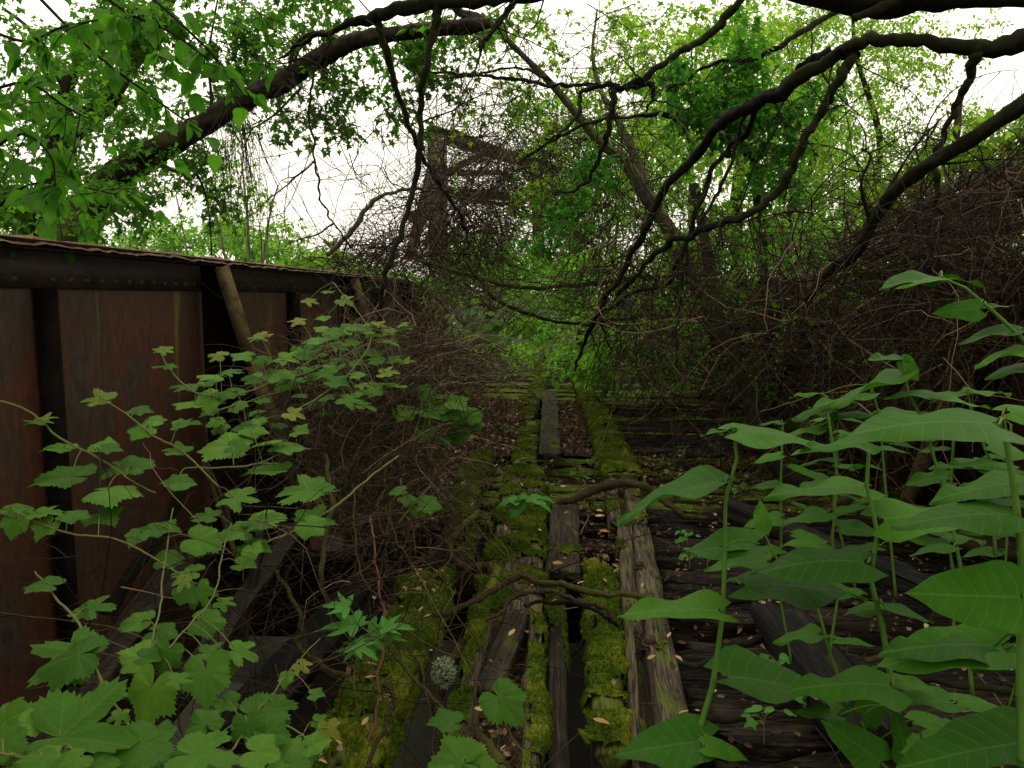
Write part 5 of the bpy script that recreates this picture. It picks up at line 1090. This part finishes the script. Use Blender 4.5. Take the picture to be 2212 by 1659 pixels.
cropB = [(60, 110, 0, 200, .2), (95, 170, 100, 150, .9), (300, 200, 100, 150, .6), (210, 200, 180, 50, .4), (250, 130, 0, 170, .2), (600, 140, 60, 210, .6), (420, 130, 0, 160, .3), (830, 260, 100, 130, .45), (900, 220, 180, 120, .2), (940, 230, -5, 180, .25), (1260, 150, 200, 160, .4), (1570, 180, -45, 190, .6), (1570, 180, 200, 210, .35),
         (1400, 40, 20, 220, .3), (1450, 240, 185, 220, .35), (1180, 290, 15, 200, .6), (985, 410, -20, 150, .6), (1500, 340, 200, 130, .4), (1510, 330, 10, 160, .4), (1510, 340, 70, 120, .5), (1850, 180, -10, 210, .6), (1840, 180, 210, 120, .5), (1850, 190, 50, 160, .5), (1440, 440, 30, 130, .4), (290, 560, 185, 190, .2), (520, 720, -130, 140, .4), (530, 710, -10, 210, .3),
         (1150, 485, 172, 170, .2), (1100, 530, 100, 80, .6, 'young'), (1110, 590, 60, 150, .5), (1200, 600, 60, 170, .7), (1330, 660, 10, 120, .4), (1210, 770, 0, 190, .5), (470, 970, 200, 320, .6), (470, 980, 150, 300, .5), (480, 960, -30, 190, .7), (850, 780, 170, 190, .4), (850, 1000, 200, 210, .5), (860, 1000, 10, 130, .5), (1010, 960, 100, 170, .7), (1370, 1000, 80, 140, .9), (1420, 960, 20, 180, .6),
         (1240, 970, 0, 190, .2), (940, 840, 10, 170, .3), (910, 1180, 105, 280, .95, 'grape'), (1230, 1080, 85, 240, .9, 'grape'), (160, 1390, -115, 230, .6), (170, 1385, -20, 170, .6), (40, 1370, -80, 180, .7), (640, 1220, 170, 160, .4), (650, 1215, 10, 140, .5), (360, 1475, -5, 480, .55, 'lobed'), (1230, 1400, -120, 200, .6), (1240, 1395, -40, 130, .6), (850, 1530, 120, 300, .6), (840, 1540, 20, 280, .5),
         (1160, 1580, 0, 320, .4), (1150, 1590, -110, 150, .6), (1510, 1340, 20, 250, .5), (1480, 1390, 75, 180, .8), (1560, 1290, 200, 150, .5), (1650, 1300, 60, 200, .6), (1600, 1450, 10, 190, .3), (1870, 1520, -30, 150, .6), (1870, 1540, 110, 140, .7), (1960, 1420, 90, 110, .8, 'young'), (1720, 1110, 90, 90, .7), (1800, 1040, 60, 80, .5, 'young'), (20, 1500, 20, 200, .6), (250, 1610, 150, 180, .5), (260, 1600, 10, 150, .5),
         (460, 1600, 120, 180, .6), (620, 1500, -60, 170, .6), (1250, 1640, -20, 170, .5), (1700, 1600, -20, 230, .4), (1750, 1640, 0, 150, .4), (1530, 1560, 10, 200, .4), (970, 1470, -90, 150, .6), (1740, 1560, 30, 150, .5), (60, 1640, -30, 160, .6), (1350, 1250, 60, 130, .5), (560, 1660, -20, 200, .6), (1000, 1660, 0, 260, .5), (720, 1340, 90, 110, .6), (1050, 1130, 0, 130, .4), (1880, 1220, 10, 90, .4), (1900, 1380, 20, 90, .5)]
LG = A_(cropA, 486.6) + A_(cropB, 1061.8)
gv = 'grape_vine'
V_ = [([(-20, 860, 8), (65, 890, 7), (126, 944, 7), (216, 991, 6), (288, 1041, 5), (338, 1066, 4)], 'pale stemmed grape vine reaching in from the left edge across the rusty panel'),
      ([(220, 862, 4), (277, 897, 5), (330, 940, 6), (400, 980, 6), (470, 1050, 5)], 'grape vine tip with young leaves pointing up left before the rusty panel'),
      ([(342, 755, 4), (372, 805, 5), (430, 850, 6), (520, 850, 5), (620, 810, 5), (700, 760, 4)], 'grape vine running level below the leaning rusty brace'),
      ([(75, 1235, 5), (112, 1282, 7), (173, 1350, 8), (187, 1400, 9), (235, 1500, 9), (300, 1600, 8)], 'grape vine curving up to a furled tip in the lower left'),
      ([(374, 1098, 4), (353, 1240, 5), (346, 1314, 6), (328, 1382, 5), (320, 1450, 4)], 'straight upright grape vine stem crossing the lower left leaves'),
      ([(575, 1172, 7), (660, 1134, 7), (730, 1090, 7), (800, 1030, 6), (860, 985, 5)], 'thick green grape vine shoot rising right towards the brambles'),
      ([(465, 1593, 4), (560, 1530, 5), (620, 1458, 4), (690, 1378, 3)], 'thin bright tendril vine slanting up over the black gap'),
      ([(-10, 1630, 9), (80, 1634, 10), (140, 1600, 9), (60, 1540, 8)], 'stout vine with the largest lobed leaf in the bottom left corner'),
      ([(620, 900, 5), (700, 850, 5), (760, 800, 5), (800, 720, 4), (720, 610, 3)], 'grape vine climbing to yellowish young leaves above the brambles'),
      ([(450, 1700, 7), (500, 1620, 7), (560, 1560, 6), (640, 1580, 6), (700, 1640, 5)], 'grape vine massed along the bottom edge left of the mossy timber'),
      ([(30, 1105, 5), (140, 1150, 6), (250, 1165, 6), (340, 1210, 6), (420, 1260, 5)], 'grape vine crossing the lower rusty panel from the left edge'),
      ([(500, 1130, 5), (480, 1200, 5), (460, 1290, 5), (400, 1360, 6), (350, 1420, 6)], 'grape vine trailing down the middle of the left leaves'),
      ([(400, 1010, 4), (480, 1010, 5), (560, 1000, 5), (640, 960, 4)], 'grape vine under the shaded gusset with paired leaves')]
vine_leaves([(p, l, gv, 'vine', 'stem', dl) for p, l in V_], LG, lambda: rnd.choice(('grape', 'grape', 'lobed')), 'grape vines at lower left')
# clusters nearer the middle
C1 = [(rnd.gauss(965, 38), rnd.gauss(895, 22), rnd.uniform(40, 160) if rnd.random() < .7 else rnd.uniform(0, 360), rnd.uniform(28, 48), rnd.uniform(.4, .8)) for _ in range(26)]
C2 = [(rnd.gauss(1040, 30), rnd.gauss(700, 24), rnd.uniform(0, 360), rnd.uniform(18, 34), rnd.uniform(.3, .7)) for _ in range(28)]
C4 = [(rnd.uniform(420, 1000), 0, rnd.uniform(-30, 210), rnd.uniform(22, 40), rnd.uniform(.2, .6), 'grape') for _ in range(60)]
C4 = [(a, 905 - .26 * (a - 420) + rnd.uniform(-75, 60), *r_) for a, _, *r_ in C4]
C3 = [(rnd.uniform(860, 930), rnd.uniform(1060, 1100), rnd.uniform(0, 180), rnd.uniform(30, 50), rnd.uniform(.4, .8)) for _ in range(7)] + [(rnd.uniform(600, 880), rnd.uniform(700, 860), rnd.uniform(-30, 210), rnd.uniform(24, 40), rnd.uniform(.2, .6), rnd.choice(('grape', 'grape', 'young'))) for _ in range(46)]
vine_leaves([([(890, 880, 5), (940, 900, 5), (1010, 905, 4), (1050, 880, 3)], 'small grape vine cluster beside the leaf litter', gv, 'vine', 'stem', lambda a, b: 4.2 + (a - 950) * .001)], C1, lambda: 'grape', 'grape vines nearer the track')
vine_leaves([([(990, 670, 3), (1020, 700, 3), (1060, 690, 3), (1085, 680, 2)], 'small vine cluster at the corner of the girder end', gv, 'vine', 'stem', lambda a, b: 6.8)], C2, lambda: 'grape', 'grape vines nearer the track')
vine_leaves([([(600, 830, 5), (700, 790, 5), (800, 740, 4), (900, 700, 3)], 'vine scrambling over the brown bramble pile', gv, 'vine', 'stem', lambda a, b: 3.5 + (860 - b) * .002), ([(930, 1050, 4), (900, 1080, 4), (860, 1130, 4)], 'small vine shoot at the lower right of the bramble pile', gv, 'vine', 'stem', lambda a, b: 3.2)], C3, lambda: 'grape', 'grape vines nearer the track')
vine_leaves([([(430, 900, 5), (560, 860, 5), (700, 820, 4), (860, 790, 4), (990, 740, 3)], 'leafy vine sprawling along the foot of the girder over dry brambles', gv, 'vine', 'stem', lambda a, b: 3.2 + (a - 430) * .0045)], C4, lambda: 'grape', 'grape vines nearer the track')
# maple seedling, five-leaflet creeper, single leaves
def leaf_plant(name, label, cat, stem, leaves, dfun, mat='stem'):
    vine_leaves([(stem, label, name, cat, mat, dfun)], leaves, lambda: 'maple', None)
leaf_plant('maple_seedling', 'maple seedling with star shaped leaves over the black gap', 'seedling', [(812, 1400, 4), (800, 1370, 4), (770, 1345, 3)], [(765, 1350, 175, 92, .5), (775, 1350, -110, 55, .4), (800, 1368, 20, 80, .45), (800, 1372, 75, 60, .6), (770, 1395, 60, 62, .5), (750, 1310, 190, 60, .4), (830, 1355, -20, 66, .4), (770, 1400, 160, 50, .5)], lambda a, b: 2.45)
leaf_plant('creeper_sprig', 'creeper sprig with long leaflets on the mossy middle timber', 'plant', [(1150, 1105, 4), (1135, 1085, 3), (1110, 1082, 3)], [(1130, 1082, 180, 70, .25, 'ovate'), (1130, 1082, 210, 50, .3, 'ovate'), (1135, 1082, 40, 56, .4, 'ovate'), (1130, 1085, 110, 50, .4, 'ovate'), (1140, 1080, 0, 48, .3, 'ovate'), (1150, 1085, 60, 50, .4, 'ovate'), (1120, 1075, -20, 52, .3, 'ovate'), (1150, 1078, -15, 50, .3, 'ovate'), (1125, 1085, 150, 46, .3, 'ovate')], lambda a, b: 4.4)
leaf_plant('ground_sprout', 'single green leaf standing in the rotted hollow', 'plant', [(1140, 1640, 5), (1100, 1580, 5), (1078, 1520, 4)], [(1078, 1508, 55, 85, .6, 'grape')], lambda a, b: 2.35)
leaf_plant('ground_sprout', 'sprout with a pointed leaf between the mossy timbers at the bottom', 'plant', [(1000, 1640, 4), (985, 1600, 4), (965, 1580, 3)], [(975, 1563, 165, 66, .35, 'grape'), (970, 1565, 210, 30, .4, 'grape')], lambda a, b: 2.1)
leaf_plant('ground_sprout', 'leafy sprout cut off by the bottom edge below the middle timber', 'plant', [(1010, 1720, 5), (1010, 1680, 5), (1000, 1650, 4)], [(1000, 1650, 170, 90, .5, 'grape'), (1005, 1645, 10, 80, .5, 'grape'), (1000, 1650, -80, 50, .5, 'grape')], lambda a, b: 1.9)
lp = [(1480, 975, 6.9, 'low green sprig behind the right mossy timber'), (1545, 965, 6.7, 'low green sprig left of the leaning trunk'), (1600, 1060, 5.4, 'low green sprig on the ties below the leaning trunk'), (1700, 1070, 5.3, 'low green sprig on the ties below the trunk foot'), (1485, 1160, 4.4, 'tiny bright sprig on the black burnt timber'), (1490, 1200, 4.2, 'tiny sprig on charred wood near the splintered timber'),
      (1250, 1035, 6.2, 'tiny sprig among the mossy ties'), (1285, 1000, 6.6, 'tiny sprig beside the right mossy timber'), (1110, 890, 9.3, 'small clump of leaves in the far leaf litter'), (1150, 870, 9.6, 'small clump of leaves near the far black hole'), (1090, 930, 7.8, 'tiny sprig in the near leaf litter'), (1195, 1050, 6.0, 'tiny sprig in the gap left of the ties'), (1740, 1500, 2.7, 'small clover like sprig on the ground under the right leaves'), (1680, 1440, 2.8, 'small bright sprig under the knotweed leaves'), (1650, 1560, 2.5, 'small dim sprig at the bottom among litter')]
for px, py, d, lb in lp:
    lv = [(px + rnd.uniform(-22, 22) * 5 / d, py + rnd.uniform(-16, 6) * 5 / d, rnd.uniform(-30, 210), rnd.uniform(.03, .05) * F / d, rnd.uniform(.2, .5), 'ovate') for _ in range(9)]
    leaf_plant('low_sprig', lb, 'plant', [(px, py + 30 * 4 / d, 3), (px, py, 3), (px + 5, py - 14, 2)], lv, lambda a, b, d=d: d)

# ================================================================= KNOTWEED (RIGHT)
K4 = lambda L: L
def kd(d): return lambda a, b: d
kw = [([(1478, 1720, 24), (1492, 1640, 22), (1540, 1480, 20), (1562, 1320, 17), (1566, 1180, 15), (1567, 1080, 13), (1592, 990, 12), (1584, 925, 10)], 'leftmost tall knotweed stalk, beside the splintered timber', 1.55,
       [(1583, 928, 190, 72, .2), (1584, 932, 17, 215, .3), (1566, 1042, 176, 240, .16), (1640, 1175, 196, 165, .5), (1562, 1180, 30, 90, .2), (1600, 1262, 20, 265, .4), (1560, 1320, 183, 225, .5), (1562, 1462, 21, 275, .55), (1535, 1600, 184, 215, .55), (1520, 1610, 25, 100, .4)]),
      ([(1990, 1760, 26), (1950, 1600, 24), (1925, 1470, 22), (1905, 1350, 19), (1880, 1250, 17), (1895, 1150, 15), (1872, 1050, 14), (1878, 960, 11)], 'zigzag knotweed stalk standing second from the left', 1.5,
       [(1880, 955, 182, 150, .22), (1885, 965, 10, 80, .2), (1872, 1050, 182, 220, .25), (1875, 1215, 190, 240, .4), (1900, 1122, 14, 225, .3), (1910, 1310, 200, 90, .15), (1905, 1305, -8, 120, .15), (1930, 1480, 183, 220, .5), (1930, 1475, 20, 90, .5), (1860, 1545, -25, 105, .8), (1810, 1545, 200, 90, .4)]),
      ([(2215, 1760, 34), (2205, 1500, 32), (2208, 1200, 26), (2190, 1050, 22), (2165, 900, 18)], 'stout knotweed stalk at the right edge with the largest leaf', 1.12,
       [(2158, 918, 161, 345, .45), (2175, 890, 40, 180, .6), (2200, 1112, 195, 260, .32), (2225, 1040, 178, 215, .35), (2212, 1290, 182, 235, .8), (2175, 1402, 188, 275, .5), (2150, 1395, 200, 240, .35), (2250, 1600, 167, 320, .6), (2230, 1300, 10, 120, .6), (2260, 1130, 150, 120, .4)]),
      ([(2320, 860, 16), (2212, 735, 14), (2140, 668, 12), (2085, 622, 10), (2030, 598, 8)], 'arching knotweed tip leaning in from the right, highest of all', 1.45,
       [(2035, 600, 150, 110, .45), (2035, 600, 10, 96, .2), (2030, 602, 143, 150, .4), (2118, 668, 185, 90, .85), (2121, 668, -6, 72, .4), (2205, 715, 196, 125, .55), (2235, 762, 182, 125, .45), (2230, 790, 175, 100, .6)]),
      ([(2100, 1500, 14), (2080, 1250, 13), (2050, 1100, 12), (2015, 980, 11), (2000, 920, 10), (1962, 850, 9), (1949, 780, 8)], 'knotweed stalk in the second row with paired folded leaves at its tip', 1.95,
       [(1949, 779, 40, 66, .9), (1949, 779, 160, 84, .3), (1959, 810, 172, 178, .25), (2038, 851, 160, 130, .4), (2002, 862, 18, 135, .3), (1990, 932, 184, 165, .28), (1985, 935, 5, 120, .2), (2050, 1030, 185, 95, .5), (2030, 1160, 10, 100, .2), (2060, 1180, 185, 90, .3)]),
      ([(1830, 1520, 11), (1790, 1400, 11), (1760, 1290, 10), (1700, 1240, 9), (1668, 1190, 8), (1650, 1150, 7)], 'shorter knotweed stalk between the two nearest stalks', 2.0,
       [(1650, 1148, -85, 74, .8), (1640, 1150, 185, 80, .25), (1662, 1215, 165, 140, .3), (1800, 1272, 195, 120, .35), (1795, 1275, -5, 80, .3), (1770, 1370, 195, 100, .3), (1800, 1380, 0, 90, .5)]),
      ([(1960, 1700, 12), (1905, 1650, 12), (1880, 1600, 10), (1860, 1560, 9)], 'low knotweed shoot in the bottom right', 1.5,
       [(1905, 1650, 220, 140, .8), (1960, 1645, -90, 105, .8), (2060, 1520, 170, 150, .25), (2065, 1515, -5, 100, .25), (2050, 1590, 30, 160, .6), (2140, 1560, 20, 140, .6)]),
      ([(1935, 1290, 10), (1915, 1080, 9), (1900, 900, 8), (1880, 830, 7)], 'knotweed stalk in the shaded third row by the mossy log', 2.9,
       [(1880, 850, 182, 110, .25), (1840, 870, 185, 90, .3), (1900, 890, 5, 110, .3), (1880, 900, 178, 130, .2), (1800, 890, 160, 90, .3), (1780, 850, 185, 70, .3), (1895, 940, 200, 100, .2), (1920, 960, 10, 90, .2), (1860, 1090, 170, 80, .3), (1900, 1180, 190, 90, .3)]),
      ([(2150, 1200, 12), (2140, 1000, 10), (2100, 900, 9), (2090, 840, 8)], 'knotweed stalk behind the largest leaf at right', 2.3,
       [(2090, 850, 185, 80, .4), (2095, 850, 0, 90, .4), (2110, 920, 175, 120, .3), (2130, 960, 10, 120, .3), (2140, 1010, 190, 130, .3), (2110, 1080, 0, 120, .3), (2180, 1000, 190, 110, .4)]),
      ([(1850, 1280, 8), (1800, 1100, 8), (1810, 960, 7), (1790, 880, 6)], 'thin knotweed stalk left of the mossy log', 3.0,
       [(1790, 885, 185, 80, .3), (1800, 900, 10, 90, .3), (1770, 930, 160, 90, .3), (1810, 990, 170, 80, .3), (1800, 1000, 0, 60, .3), (1745, 1020, 60, 60, .6)]),
      ([(2230, 1750, 14), (2150, 1640, 12), (2080, 1620, 10), (2000, 1640, 9)], 'low knotweed shoot in the bottom right corner', 1.25,
       [(2120, 1600, 185, 170, .6), (2000, 1600, 100, 120, .7), (2212, 1420, 160, 120, .6), (1975, 1560, 10, 110, .3)])]
for q, (px, d, lb) in enumerate([(1700, 2.9, 'slim knotweed stalk rising behind the leftmost tall one'), (1800, 2.5, 'slim knotweed stalk in the back row, in front of the mossy log'), (2060, 2.4, 'slim knotweed stalk half hidden behind the largest leaf'), (2170, 2.8, 'slim knotweed stalk at the back near the right edge')]):
    y0 = rnd.uniform(880, 960); pts = [(px + rnd.uniform(-15, 15), y0 + k * 130, 11 * 2 / d) for k in (4, 3, 2, 1, 0)]; lv = []
    for k in range(9):
        sd = k % 2; py = y0 + k * 34; lv.append((px + (12 if sd else -12), py, (rnd.uniform(-15, 25) if sd else rnd.uniform(160, 205)), rnd.uniform(.11, .16) * F / d * (.6 + .4 * min(1, k / 4)), rnd.uniform(.1, .5)))
    kw.append((pts, lb, d, lv))
for pts, lb, d, lv in kw:
    n_ = len(pts)
    vine_leaves([(pts, lb, 'knotweed', 'plant', 'stem_knot', kd(d))], lv, lambda: 'knot', 'knotweed stalks on the right')
